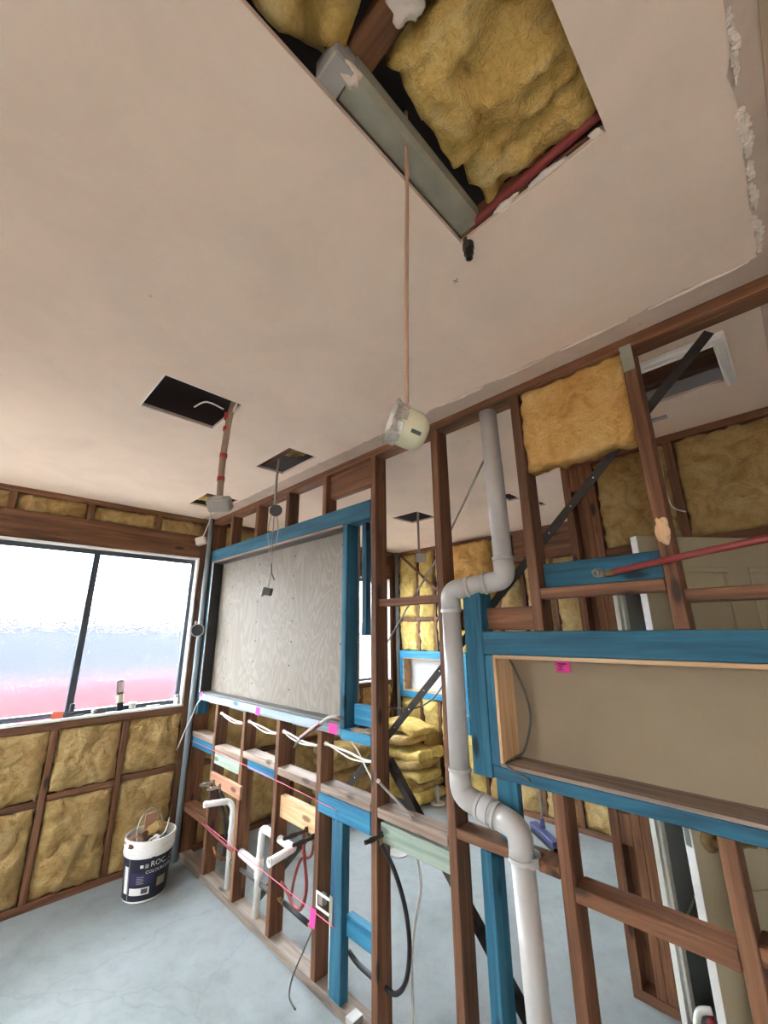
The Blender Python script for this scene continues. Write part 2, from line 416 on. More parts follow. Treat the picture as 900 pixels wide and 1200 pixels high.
slab('plaster_skim', (0, 3.93), (.13, 2.54), HOLES[4:], H-.004, H-.0005, M_CEIL, ce, None, None, .2)
box('ceiling_panel', (3.985, -3.2, H-.004), (5.6, -.02, H-.0005), M_BROWNBOARD, ce, 0, label='darker stained plasterboard beyond the torn edge')
h1 = HOLES[1]; slab('hole_rim', (h1[0]-.005, h1[1]+.005), (h1[2]-.006, h1[3]+.005), [h1], H-.0055, H-.0042, M_WHITEP, ce)
for i, (y0, y1, w) in enumerate(((-.80, -.655, .007), (-.60, -.47, .010), (-.455, -.40, .007), (-.39, -.29, .008), (-.275, -.12, .009))):
    P = [V((3.948+.012*noise.noise(V((i*7, k*.6, 1))), y0+(y1-y0)*k/9, H-.004)) for k in range(10)]
    P = smooth_path(P, 4); nP = len(P)
    bm = bmesh.new(); sweep(bm, P, [w*(.35+.5*math.sin(math.pi*(k+.6)/(nP+.2))+.5*abs(noise.noise(V((k*.37, i, 4))))) for k in range(nP)], 7, True, .9, i*3.3)
    link('torn_plaster', bm, M_PLASTER, ce, False)
for i, (x0, x1) in enumerate(((2.84, 3.02), (3.10, 3.3), (3.36, 3.6), (3.66, 3.92))):
    P = [V((x0+(x1-x0)*k/9, -.098+.006*noise.noise(V((i*5, k*.8, 2))), H-.003)) for k in range(10)]
    bm = bmesh.new(); sweep(bm, P, [.006*(.3+.7*math.sin(math.pi*(k+.6)/10.2)) for k in range(10)], 6, True, .5, i*2.1+40)
    link('torn_plaster', bm, M_PLASTER, ce, False)
for k in range(2):   # pencil cross beside the big hole
    a = math.radians(45+90*k+20); c = V((3.275, -.66, H-.0046))
    obox('pencil_mark', c, ((math.cos(a), math.sin(a), 0), (-math.sin(a), math.cos(a), 0), (0, 0, 1)), (.010, .0007, .0004), M_INK, ce, 0)
# ---- roof void above: dark closed box put in to keep sky light out
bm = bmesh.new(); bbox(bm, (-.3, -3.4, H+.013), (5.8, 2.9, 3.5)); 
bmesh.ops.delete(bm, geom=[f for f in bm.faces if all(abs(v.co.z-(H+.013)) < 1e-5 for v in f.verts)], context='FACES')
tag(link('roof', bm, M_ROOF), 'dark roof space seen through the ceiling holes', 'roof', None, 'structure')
# ---- frame timbers
T9 = .09
# left, outside wall (inner face x = 0)
wl = structure('wall_left', 'outside wall of brown timber studs filled with yellow insulation', 'wall')
W1 = (-1.60, -.09, 1.09, 2.325); W2 = (.60, 2.405, 1.09, 2.325)  # second window is widened out of view to brighten the far room
slab('cladding', (-3.2, 2.65), (0, H), [W1, W2], -.13, -.095, M_PACK, wl, None, lambda u, v, w: (w, u, v))
tim('bottom_plate', (-T9, -3.2, 0), (0, 2.54, .045), 'old', wl); tim('top_plate', (-T9, -3.2, 2.655), (0, 2.54, H), 'old', wl)
def stud_l(y, z0, z1, w=.04, dx=0): tim('stud', (-T9, y, z0), (dx, y+w, z1), 'old', wl)
for y in (-3.0, -2.55, -2.1, -1.645, -.085, .10, .555, 2.41, 2.495): stud_l(y, .045, 2.655, .042)
for y in (-1.45, -.985, -.49): stud_l(y, 2.53, 2.655, .04)
for y in (1.005, 1.45, 1.90): stud_l(y, 2.53, 2.655, .04); stud_l(y, .045, 1.035)
for y in (-1.385, -.945, -.51): stud_l(y, .045, 1.035)
tim('lintel', (-T9, -1.603, 2.33), (0, -.087, 2.53), 'old', wl); tim('lintel', (-T9, .598, 2.33), (0, 2.41, 2.53), 'old', wl)
tim('sill_trimmer', (-T9, -1.603, 1.035), (.004, -.087, 1.085), 'old', wl); tim('sill_trimmer', (-T9, .598, 1.035), (.004, 2.41, 1.085), 'old', wl)
for (a, b, z) in ((-1.603, -1.385, .575), (-1.345, -.945, .575), (-.905, -.51, .60), (-.47, -.085, .615), (.142, .55, .60), (.592, 1.005, .60), (1.047, 1.45, .60), (1.49, 1.90, .60), (1.94, 2.41, .60), (-2.06, -1.645, .6)):
    tim('noggin', (-T9, a, z), (-.004, b, z+.04), 'old', wl)
def window(name, w, mull, label, latch=False):
    r = root(name, (0, (w[0]+w[1])/2, w[2]), label, 'window', None, 'structure')
    y0, y1, z0, z1 = w; m3 = lambda u, v, q: (q, u, v)
    box('sill', (-.095, y0, z0-.004), (.014, y1, z0+.014), M_WHITEP, r, .002); box('lining', (-.095, y0, z1-.016), (.006, y1, z1), M_WHITEP, r, .002)
    box('lining', (-.095, y0, z0+.014), (.006, y0+.016, z1-.016), M_WHITEP, r, .002); box('lining', (-.095, y1-.016, z0+.014), (.006, y1, z1-.016), M_WHITEP, r, .002)
    a, b, c, d = y0+.016, y1-.016, z0+.014, z1-.016
    slab('frame', (a, b), (c, d), [(a+.03, b-.03, c+.032, d-.034)], -.094, -.05, M_ALU, r, None, m3)
    ym = mull
    box('mullion', (-.084, ym-.022, c+.032), (-.044, ym+.022, d-.034), M_ALU, r, .002)
    for p0, p1 in ((a+.03, ym-.022), (ym+.022, b-.03)):
        box('pane', (-.074, p0, c+.032), (-.069, p1, d-.034), M_GLASS, r, 0, label='frosted glass pane')
    if latch:
        box('latch', (-.046, ym+.0, c+.03), (-.02, ym+.03, c+.085), M_ALU, r, .004)
    return r
window('window_1', W1, -.862, 'wide sliding window of frosted glass in a dark metal frame', True)
window('window_2', W2, 1.50, 'bright window of the room behind the stud wall')
# outside the windows: yard, brick fence, neighbour's grey wall
tag(box('ground', (-30, -30, -.6), (30, 30, -.5), plain('yard_paving', (170, 164, 157), .9, 0, .05), None, 0), 'paved yard outside the windows', 'ground', None, 'structure')
tag(box('fence', (-2.3, -9, -.5), (-2.2, 9, 1.15), plain('red_brick_fence', (90, 58, 64), .9, 0, .1), None, 0), 'red fence outside, blurred through the frosted window', 'fence', None, 'structure')
tag(box('neighbour_wall', (-9.2, -24, -.5), (-9, 24, 2.5), plain('blue_grey_render', (29, 33, 44), .9, 0, .05), None, 0), 'blue grey building outside, blurred through the frosted window', 'building', None, 'structure')
# far wall (inner face y = 2.54)
wf = structure('wall_far', 'far wall of timber studs and insulation behind the stud partition', 'wall', (0, 2.54, 0))
box('cladding', (-.11, 2.635, 0), (5.6, 2.65, H), M_PACK, wf, 0)
F0, F1 = 2.54, 2.63
tim('bottom_plate', (0, F0, 0), (2.93, F1, .045), 'old', wf); tim('top_plate', (0, F0, 2.655), (2.93, F1, H), 'old', wf)
FS = (.002, .345, .615, .90, 1.19, 1.49, 1.78, 2.10, 2.50, 2.885)
for x in FS:
    if x in (.345, .615, .90):
        tim('stud', (x, F0, .045), (x+.035, F1, .90), 'old', wf); tim('stud', (x, F0, 1.43), (x+.035, F1, 2.655), 'old', wf)
    else: tim('stud', (x, F0, .045), (x+.038, F1, 2.36 if 1.7 < x < 2.7 else 2.655), 'old', wf)
for a, b in ((.04, .345), (.38, .615), (.65, .90), (.935, 1.19)): tim('noggin', (a, F0-.002, 1.79), (b, F1, 1.825), 'old', wf)
for a, b in ((1.228, 1.49), (1.528, 1.78), (1.818, 2.10), (2.138, 2.50)): tim('noggin', (a, F0-.002, 1.50), (b, F1, 1.535), 'old', wf)
tim('lintel', (1.74, F0-.01, 2.36), (2.885, F1, 2.655), 'old', wf)
tim('niche_rail', (.045, F0-.03, 1.345), (1.06, F1, 1.43), 'skyblue', wf, 'bright blue niche timber'); tim('niche_rail', (.045, F0-.03, .895), (1.06, F1, .968), 'skyblue', wf, 'bright blue niche timber')
tim('niche_post', (.045, F0-.03, .968), (.118, F1, 1.345), 'skyblue', wf, 'bright blue niche timber'); tim('niche_post', (1.0, F0-.03, .60), (1.06, F1, .895), 'skyblue', wf, 'bright blue niche timber'); tim('niche_post', (1.0, F0-.03, .968), (1.06, F1, 1.345), 'skyblue', wf, 'bright blue niche timber')
box('niche_panel', (.118, F1-.012, .968), (1.0, F1, 1.345), M_GREYWALL, wf, 0)
for lo, hi in (((.118, F0-.03, 1.335), (1.0, F1-.012, 1.345)), ((.118, F0-.03, .968), (1.0, F1-.012, .978)), ((.118, F0-.03, .978), (.128, F1-.012, 1.335))): box('niche_lining', lo, hi, timber('pine', 0), wf, 0)
def bar(name, p0, p1, w, t, mat, parent=None, nrm=(0, -1, 0), label=None):
    p0, p1 = V(p0), V(p1); d = (p1-p0); n = V(nrm)
    return obox(name, (p0+p1)/2, (d, n.cross(d).normalized(), n), (d.length/2, w/2, t/2), mat, parent, .0005, label)
bar('brace', (.10, F0-.034, 2.655), (.72, F0-.034, 2.13), .03, .006, timber('old', 0), wf)
# hall wall (face y = 1.04) with the doorway
wh = structure('wall_hall', 'inner wall of brown studs with a white door frame and insulation above', 'wall', (2.885, 1.04, 0))
Y0, Y1 = 1.04, 1.13
tim('top_plate', (2.885, Y0, 2.655), (5.6, Y1, H), 'old', wh); tim('bottom_plate', (2.885, Y0, 0), (3.08, Y1, .045), 'old', wh)
for x, w in ((2.885, .045), (2.988, .042), (3.032, .042)): tim('stud', (x, Y0, .045), (x+w, Y1, 2.655), 'old', wh)
tim('gap_shade_strip', (2.93, Y1-.012, .045), (2.988, Y1, 2.655), 'old', wh)  # added strip across the gap, stands in for the shade between the studs
for z0, z1 in ((.62, .76), (1.42, 1.55), (2.5, 2.655)): tim('packer', (2.932, Y0+.004, z0), (2.986, Y1-.013, z1), 'old', wh)
tim('lintel', (3.076, Y0, 2.065), (3.90, Y1, 2.115), 'old', wh)
for x in (3.452, 3.90, 4.35, 4.8, 5.25): tim('stud', (x, Y0, 2.117 if x < 3.6 else .0), (x+.042, Y1, 2.655), 'old', wh)
slab('plasterboard', (2.99, 5.6), (0, H), [(3.10, 3.862, -1, 2.04)], Y1, Y1+.012, M_GREYWALL, wh, None, lambda u, v, w: (u, w, v))
box('door_jamb', (3.077, Y0-.006, 0), (3.10, Y1+.012, 2.062), M_WHITEP, wh, .002); box('door_jamb', (3.862, Y0-.006, 0), (3.885, Y1+.012, 2.062), M_WHITEP, wh, .002)
box('door_jamb', (3.10, Y0-.006, 2.04), (3.862, Y1+.012, 2.062), M_WHITEP, wh, .002); box('door_stop', (3.10, Y0+.04, 0), (3.112, Y1+.012, 2.04), M_WHITEP, wh, .002)
# closet behind the doorway
tag(box('wall_closet', (2.93, 1.145, 0), (2.988, 2.535, H), M_GREYWALL, None, 0), 'grey wall of the hall beyond the open door', 'wall', None, 'structure')
tag(box('baseboard_closet', (2.988, 1.145, 0), (3.002, 2.5, .09), M_WHITEP, None, .002), 'white skirting board in the hall beyond the door', 'skirting', None, 'structure')
tag(box('wall_hall_end', (2.99, 2.50, 0), (5.6, 2.53, H), M_GREYWALL, None, 0), 'grey end wall of the hall', 'wall', None, 'structure')
tag(box('wall_right', (5.6, -3.2, 0), (5.65, 2.65, H), M_CEIL, None, 0), 'plaster wall at the right end of the room', 'wall', None, 'structure')
bw = slab('wall_back', (-.13, 5.65), (0, H), [(.35, .95, 1.0, 2.2), (4.16, 4.45, 1.0, 2.2)], -3.25, -3.2, M_CEIL, None, None, lambda u, v, w: (u, w, v)); tag(bw, 'plaster wall behind the viewer with two narrow openings added for fill light', 'wall', None, 'structure')  # unseen wall of the room; both openings are added to brighten it
# door, open towards the partition
dd = root('door_1', (3.862, 1.03, 0), 'olive grey panelled door standing open in the hall doorway', 'door', None, 'structure')
DH = V((3.862, 1.015, 0)); DL = V((3.386, .41, 0)); du = (DL-DH).normalized(); dn = V((du.y, -du.x, 0))
if dn.dot(V((1, -1, 0))) < 0: dn = -dn      # towards the camera side
dw = (DL-DH).length; up = V((0, 0, 1))
def dbox(name, u0, u1, z0, z1, t0, t1, mat, parent=dd, bev=.002, label=None):
    c = DH+du*(u0+u1)/2+up*(z0+z1)/2+dn*(t0+t1)/2
    return obox(name, c, (du, up, dn), (abs(u1-u0)/2, (z1-z0)/2, abs(t1-t0)/2), mat, parent, bev, label)
leaf = dbox('leaf', 0, dw-.002, .012, 2.04, -.036, 0, M_DOOR)
dbox('latch_edge', dw-.002, dw, .012, 2.04, -.036, 0, M_WHITEP, dd, 0, 'white painted door edge')
lp = dbox('latch_plate', dw, dw+.0015, .93, 1.08, -.029, -.007, M_CHROME, dd, 0); dbox('latch_bolt', dw+.0015, dw+.010, .99, 1.02, -.024, -.012, M_BRASS, lp, .001)
for (u0, u1) in ((.11, .28), (.38, .65)):
    for (z0, z1) in ((.22, .80), (1.05, 1.91)):
        for q in ((u0, u1, z0, z0+.022), (u0, u1, z1-.022, z1), (u0, u0+.022, z0+.022, z1-.022), (u1-.022, u1, z0+.022, z1-.022)):
            dbox('panel_moulding', *q, 0, .007, M_DOOR, leaf, .003)
hc = DH+du*(dw-.067)+up*.952
hr = lathe('handle', [(.0, 0), (.036, 0), (.038, .006), (.028, .014), (.012, .016), (.011, .05), (.0, .05)], hc, dn, M_BRASS, dd, 20)
tube('lever', [hc+dn*.048, hc+dn*.05-du*.03, hc+dn*.046-du*.09-up*.004, hc+dn*.04-du*.135-up*.012], [.010]*6+[.009]*6+[.007]*6+[.006], M_BRASS, hr, 8)

# ---- the stud partition (front face y = 0)
wm = structure('wall_middle', 'open stud partition of brown and blue timbers without lining', 'wall')
def T(name, x0, x1, z0, z1, kind='old', y0=0.0, y1=.09, label=None): return tim(name, (x0, y0, z0), (x1, y1, z1), kind, wm, label)
T('top_plate', 0, 5.6, 2.655, H-.001); T('bottom_plate', 0, 5.6, .001, .042, 'plate')
T('stud', .0, .042, .042, 2.655)
for x in (2.19, 2.638): T('stud', x, x+.04, .042, 2.655)
for x in (3.088, 3.536): T('stud', x, x+.04, .042, 1.13); T('stud', x, x+.04, 1.66, 2.655)
for x in (4.44, 4.89, 5.34): T('stud', x, x+.04, .042, 2.655)
for x in (.385, .832, 1.28, 1.728): T('cripple_stud', x, x+.04, 2.397, 2.655)
T('blocking', 1.77, 2.188, 2.50, 2.653, 'old', .03, .075)
T('lintel', .045, 2.188, 2.287, 2.396, 'blue', 0, .09, 'blue treated timber lintel')
T('niche_post', 1.945, 1.985, 1.172, 2.286, 'blue', 0, .09, 'blue treated timber'); T('niche_post', .048, .098, 1.02, 2.286, 'blue', 0, .09, 'blue treated timber')
T('packer', 2.062, 2.10, 1.645, 2.286, 'blue', .05, .09, 'blue treated timber offcut')
T('sill_rail', .10, 1.953, 1.137, 1.186, 'paleblue', -.002, .09, 'pale blue smeared sill timber'); T('sill_rail', 1.955, 2.188, 1.122, 1.17, 'skyblue', 0, .09, 'bright blue sill timber end')
box('sill_board', (.10, .006, 1.187), (1.943, .089, 1.20), M_DKPLASTIC, wm, .002)
T('blocking', 2.0, 2.188, 1.19, 1.29, 'skyblue', .055, .09, 'bright blue timber block')
blob('sawdust', (2.09, .03, 1.173), (.075, .022, .012), M_DUST, wm, 4, .5)
box('reveal', (.099, .003, 1.201), (.112, .089, 2.273), M_BLACK, wm, .001, 'dark charcoal reveal'); box('reveal', (.112, .003, 2.273), (1.943, .089, 2.286), M_DKPLASTIC, wm, .001)
box('reveal_edge', (.097, -.004, 1.19), (.104, .002, 2.286), M_WHITEP, wm, .001); box('reveal_edge', (.104, -.004, 2.281), (1.945, .002, 2.29), timber('pinkpine', 0), wm, .001)
for x in (.44, .88, 1.325, 1.755): T('stud', x, x+.038, .042, 1.136)
for x0, x1, zt in ((.043, .439, .893), (.479, .879, .853), (.919, 1.324, .892), (1.364, 1.754, .878), (1.794, 2.188, .885)): T('noggin', x0, x1, zt-.04, zt, 'dusty')
T('blocking', .06, .438, .782, .852, 'skyblue', 0, .035, 'bright blue timber block'); T('blocking', .49, .877, .738, .812, 'green', 0, .035, 'pale green timber block')
T('blocking', .955, 1.323, .788, .851, 'skyblue', .02, .06, 'bright blue timber block'); T('blocking', 1.78, 2.188, .752, .842, 'skyblue', -.002, .045, 'bright blue timber block')
T('backing_board', .50, .96, .612, .692, 'pinkpine', -.022, -.002, 'pink brown board behind the first taps'); T('backing_board', 1.365, 1.753, .612, .725, 'pine', .03, .07, 'pale pine board behind the second taps')
T('noggin', .043, .439, .32, .38)
T('post', 1.90, 1.985, .042, .75, 'blue', 0, .05, 'blue treated timber post'); T('noggin', 1.987, 2.188, .29, .375, 'skyblue', .03, .07, 'bright blue timber')
T('noggin', 2.232, 2.636, .838, .878, 'dusty'); T('blocking', 2.245, 2.636, .744, .822, 'green', .01, .05, 'pale green timber board')
T('noggin', 2.68, 2.925, .882, .917, 'old'); T('noggin', 3.015, 3.087, .882, .917, 'old'); T('noggin', 2.925, 3.015, .882, .917, 'old', .055, .09); T('noggin', 3.13, 3.534, .838, .88, 'old'); T('noggin', 3.578, 4.438, .868, .91, 'old')
T('post', 2.785, 2.832, .042, .88, 'blue', 0, .09, 'blue treated timber post'); T('post', 2.845, 2.93, .918, 1.128, 'blue', .052, .09, 'blue treated timber post')
T('noggin', 2.232, 2.636, 1.79, 1.828, 'old', .02, .07); T('blocking', 2.68, 3.086, 1.664, 1.755, 'old', .05, .09)
T('niche_post', 2.777, 2.863, 1.125, 1.833, 'blue', 0, .09, 'blue treated timber post'); T('niche_post', 2.865, 2.903, 1.174, 1.568, 'blue', 0, .09, 'blue treated timber')
T('lintel', 2.863, 4.438, 1.57, 1.659, 'blue', -.001, .09, 'blue treated timber lintel over the niche'); T('sill_rail', 2.868, 4.438, 1.13, 1.172, 'blue', -.001, .09, 'blue treated timber under the niche')
T('blocking', 3.13, 3.534, 1.82, 1.912, 'blue', .05, .09, 'blue treated timber block'); T('noggin', 3.13, 3.534, 1.775, 1.815, 'old', 0, .048); T('noggin', 3.578, 4.438, 1.74, 1.778, 'old')
box('nail_plate', (3.537, -.002, 2.56), (3.575, .0, 2.665), M_GALV, wm, 0)
blob('chipped_wood', (3.557, -.001, 1.965), (.019, .004, .045), timber('pine', 2), wm, 2, .4)
def angle(name, p0, p1, w, t, parent, mat):
    p0, p1 = V(p0), V(p1); d = (p1-p0).normalized(); n = V((0, 1, 0)); s = n.cross(d).normalized(); bm = bmesh.new()
    prof = [(-w/2, 0), (w/2, 0), (w/2, t), (-w/2+t, t), (-w/2+t, w), (-w/2, w)]
    A = [bm.verts.new(p0+s*a+n*b) for a, b in prof]; B = [bm.verts.new(p1+s*a+n*b) for a, b in prof]
    for k in range(6): bm.faces.new((A[k], A[(k+1) % 6], B[(k+1) % 6], B[k]))
    bm.faces.new(A[::-1]); bm.faces.new(B)
    o = link(name, bm, mat, parent); n_ = int((p1-p0).length/.06)
    return o
b1 = angle('angle_brace', (1.05, .091, .06), (3.79, .091, 2.64), .034, .003, wm, M_DARKSTEEL); b1['label'] = 'dark perforated steel brace'
b2 = angle('angle_brace', (2.205, .095, 1.045), (3.17, .095, .06), .034, .003, wm, M_DARKSTEEL); b2['label'] = 'dark steel brace'
for k in range(18):
    t = .30+k*.036; c = V((1.05, .0905, .06)).lerp(V((3.79, .0905, 2.64)), t)
    lathe('brace_hole', [(.0, 0), (.0035, 0), (.0035, .0012), (.0, .0012)], c, (0, -1, 0), M_WHITEP if k % 2 else M_GREYPLASTIC, b1, 8)
tube('strap', [(2.89, .105, 2.47), (2.63, .105, 2.10), (2.545, .105, 1.99), (2.40, .105, 1.83), (2.29, .105, 1.70), (2.17, .105, 1.565)], .005, M_GCABLE, wm, 6, label='thin steel strap')
# ================================================================== INSULATION
ORD = ['first', 'second', 'third', 'fourth', 'fifth', 'sixth', 'seventh', 'eighth', 'ninth', 'tenth']
G1 = 'batts below the frosted window'
for i, (a, b) in enumerate(((-.468, -.087), (-.903, -.512), (-1.343, -.947), (-1.603, -1.387))):
    zt = (.615, .60, .575, .575)[i]
    batt((-.085, a, .046), (-.004, b, zt), '+x', 'yellow batt in the bottom row under the frosted window, %s from the corner' % ORD[i], M_BATT, .03, 34, G1, .016, 11+i*3.7)
    batt((-.085, a, zt+.04), (-.004, b, 1.034), '+x', 'yellow batt right under the frosted window sill, %s from the corner' % ORD[i], M_BATT, .03, 34, G1, .016, 31+i*5.1)
for i, (a, b) in enumerate(((-.448, -.087), (-.943, -.492), (-1.408, -.987), (-1.603, -1.452))):
    batt((-.085, a, 2.531), (-.02, b, 2.654), '+x', 'thin yellow insulation strip above the frosted window, %s from the corner' % ORD[i], M_BATT, .02, 16, 'insulation strips above the frosted window', .016)
G2 = 'batts in the outside wall behind the partition'
for i, (a, b) in enumerate(((.142, .55), (.60, 1.003), (1.047, 1.45), (1.49, 1.90), (1.94, 2.41))):
    batt((-.085, a, .046), (-.006, b, .598), '+x', 'low yellow batt in the outside wall behind the partition, %s from it' % ORD[i], M_BATT, .03, 18, G2)
    batt((-.085, a, .642), (-.006, b, 1.034 if i > 0 else 1.3), '+x', 'sill high yellow batt in the outside wall behind the partition, %s from it' % ORD[i], M_BATT, .03, 18, G2)
for i, (a, b) in enumerate(((.142, .55),)):
    batt((-.085, a, 1.9), (-.006, b, 2.654), '+x', 'ceiling high yellow batt in the outside wall behind the partition, %s from it' % ORD[i], M_BATT, .03, 18, G2)
G3 = 'batts in the far wall'
bays = ((.042, .343), (.382, .613), (.652, .898), (.937, 1.188), (1.23, 1.488), (1.53, 1.778), (1.82, 2.098), (2.14, 2.498), (2.54, 2.883))
for i, (a, b) in enumerate(bays):
    if i < 4:
        rows = ((.046, .893, 'bottom row below the blue niche'), (1.432, 1.788, 'middle row above the blue niche'), (1.827, 2.653, 'top row under the ceiling'))
        if i == 3: rows = ((.046, 1.788, 'tall bottom row'), (1.827, 2.653, 'top row under the ceiling'))
    else: rows = ((.046, 1.498, 'tall bottom row'), (1.537, 2.653 if i < 5 else 2.358, 'upper row'))
    for z0, z1, t in rows:
        batt((a, 2.545, z0), (b, 2.625, z1), '-y', 'far wall batt, %s, %s bay from the corner' % (t, ORD[i]), M_BATT_L if i < 4 else M_BATT, .03, 20, G3, .024)
batt((.94, 2.43, 2.02), (1.47, 2.535, 2.63), '-y', 'thick orange yellow batt bulging from the top of the far wall', M_BATT_O, .035, 24, G3, .03)
batt((3.078, 1.05, 2.118), (3.45, 1.125, 2.653), '-y', 'lumpy yellow batt above the open door, left of the white cable', M_BATT, .04, 30, 'batts above the open door', .035, 5.2)
batt((3.496, 1.05, 2.118), (3.898, 1.125, 2.653), '-y', 'smooth yellow batt above the open door, right of the white cable', M_BATT, .04, 30, 'batts above the open door', .03, 8.8)
batt((3.13, .012, 2.30), (3.534, .085, 2.652), '-y', 'orange yellow batt tucked under the partition top plate', M_BATT_O, .012, 40, 'batt in the partition', .010, 3.3)
# roof space
batt((3.445, -1.14, 2.752), (4.05, -.75, 2.96), '-z', 'big lumpy yellow batt filling the large ceiling hole', M_BATT_A, .035, 50, 'batts above the ceiling', .04, 14.2)
batt((3.36, -1.80, 2.745), (4.05, -1.235, 2.96), '-z', 'yellow batt at the far left end of the large ceiling hole', M_BATT_A, .06, 34, 'batts above the ceiling', .045, 24.2)
batt((1.62, -.30, 2.78), (1.90, -.14, 2.9), '-z', 'yellow batt inside the middle ceiling hole', M_BATT, .03, 16, 'batts above the ceiling', .03)
batt((.38, -.36, 2.735), (.56, -.12, 2.85), '-z', 'pale yellow batt inside the corner ceiling hole', M_BATT_L, .02, 14, 'batts above the ceiling', .02)
def solo(o, label, cat, group=None): return tag(o, label, cat, group)
solo(tim('roof_batten', (3.395, -1.215, 2.765), (3.9, -1.155, 2.80), 'old'), 'orange brown timber batten crossing the large ceiling hole', 'timber')
solo(tim('roof_batten', (3.42, -.757, 2.716), (3.9, -.70, 2.78), 'old'), 'brown timber batten along the near edge of the large ceiling hole', 'timber')
solo(tim('roof_joist', (1.45, -.335, 2.735), (1.98, -.285, 2.78), 'old'), 'orange timber joist inside the middle ceiling hole', 'timber')
solo(tim('roof_joist', (.60, -.42, 2.72), (.645, -.08, 2.80), 'old'), 'small timber joist inside the corner ceiling hole', 'timber')
ch = root('steel_channel', (3.38, -1.0, 2.716), 'galvanised steel channel along the left edge of the large hole', 'steel channel')
bm = bmesh.new(); sweep(bm, [V((3.388, -1.21, 2.745)), V((3.388, -.752, 2.745))], .034, 4, True)
for v in bm.verts: pass
bm.free()
box('channel_body', (3.352, -1.205, 2.716), (3.424, -.748, 2.775), M_GALV, ch, .012); box('plaster_cap', (3.352, -1.245, 2.713), (3.42, -1.195, 2.77), M_GREYPLASTIC, ch, .004)
blob('plaster_blob', (3.405, -1.2, 2.72), (.020, .024, .008), M_PLASTER, ch, 3, .5)
for i, (x, y, a, b) in enumerate(((3.60, -.748, .05, .012), (3.50, -.752, .03, .010), (3.72, -.748, .02, .012), (3.545, -1.185, .03, .03))):
    solo(blob('plaster_lump', (x, y, 2.712 if i < 3 else 2.752), (a, b, .012), M_PLASTER, None, i*3+1, .6), ('white plaster lump on the near timber edge of the large hole', 'small plaster crumb near the pipe end in the large hole', 'plaster crumb at the right corner of the large hole', 'white plaster lump on the crossing batten in the large hole')[i], 'plaster', 'plaster lumps at the large hole')
rp = root('supply_pipe', (3.375, -.735, 2.66), 'red water pipe ending in a dark brass fitting at the hole corner', 'pipe')
tube('pipe', [(3.385, -.757, 2.727), (3.55, -.766, 2.725), (3.85, -.785, 2.724)], .011, M_RED, rp, 10)
el = lathe('elbow', [(.0, -.016), (.014, -.016), (.014, .016), (.0, .016)], (3.378, -.752, 2.727), (1, -.1, 0), M_BRASS, rp, 12)
tl = lathe('tail_piece', [(.0, 0), (.012, 0), (.012, .02), (.016, .024), (.016, .052), (.0135, .055), (.0135, .070), (.010, .072), (.010, .086), (.0055, .087), (.0055, .060), (.0, .060)], (3.372, -.738, 2.732), (0, 0, -1), M_TBLACK, rp, 16)
# heap of loose batts in the far corner
HP = [([(.12, 2.2, .05), (.4, 2.2, .06), (.78, 2.2, .05)], .42, .10), ([(.10, 2.22, .15), (.35, 2.2, .17), (.72, 2.24, .13)], .40, .10),
      ([(.62, 2.16, .10), (.52, 2.15, .20), (.62, 2.15, .27), (.80, 2.15, .24)], .36, .085), ([(.36, 2.1, .10), (.42, 2.08, .20), (.34, 2.08, .28)], .34, .09),
      ([(.42, 2.15, .32), (.58, 2.15, .33), (.78, 2.15, .37)], .38, .09), ([(.05, 2.2, .27), (.25, 2.18, .30), (.42, 2.18, .24)], .40, .10),
      ([(.05, 2.2, .39), (.3, 2.17, .42), (.62, 2.2, .41), (.78, 2.2, .44)], .42, .10), ([(.08, 2.2, .50), (.35, 2.15, .53), (.62, 2.16, .56)], .36, .085),
      ([(.02, 2.26, .60), (.2, 2.24, .66), (.48, 2.24, .66), (.62, 2.26, .60)], .36, .09)]
HLB = ['flat loose batt at the bottom of the heap on the floor', 'second lowest loose batt of the heap, lying flat', 'curled batt at the lower right of the heap', 'short batt standing at the front of the heap',
       'loose batt bent in the middle on the right of the heap', 'loose batt on the left of the heap at half height', 'wide batt across the upper middle of the heap', 'straight batt second from the top of the heap', 'crumpled batt on top of the heap']
for i, (pts, w, th) in enumerate(HP): folded(pts, (0, 1, 0), w, th, HLB[i], [M_BATT_L, M_BATT][i % 3 == 1], seed=i*5)
for i, (z, s) in enumerate(((.07, 0), (.19, 2), (.31, 5), (.43, 7), (.54, 9))):
    folded([(.22, 1.22, z), (.24, 1.5, z+.015*(i % 2)), (.20, 1.82, z+.03)], (1, 0, 0), .34, .11, '%s batt from the floor in the flat stack under the far window' % ORD[i], M_BATT, 'flat stack of batts under the far window', 8, s)
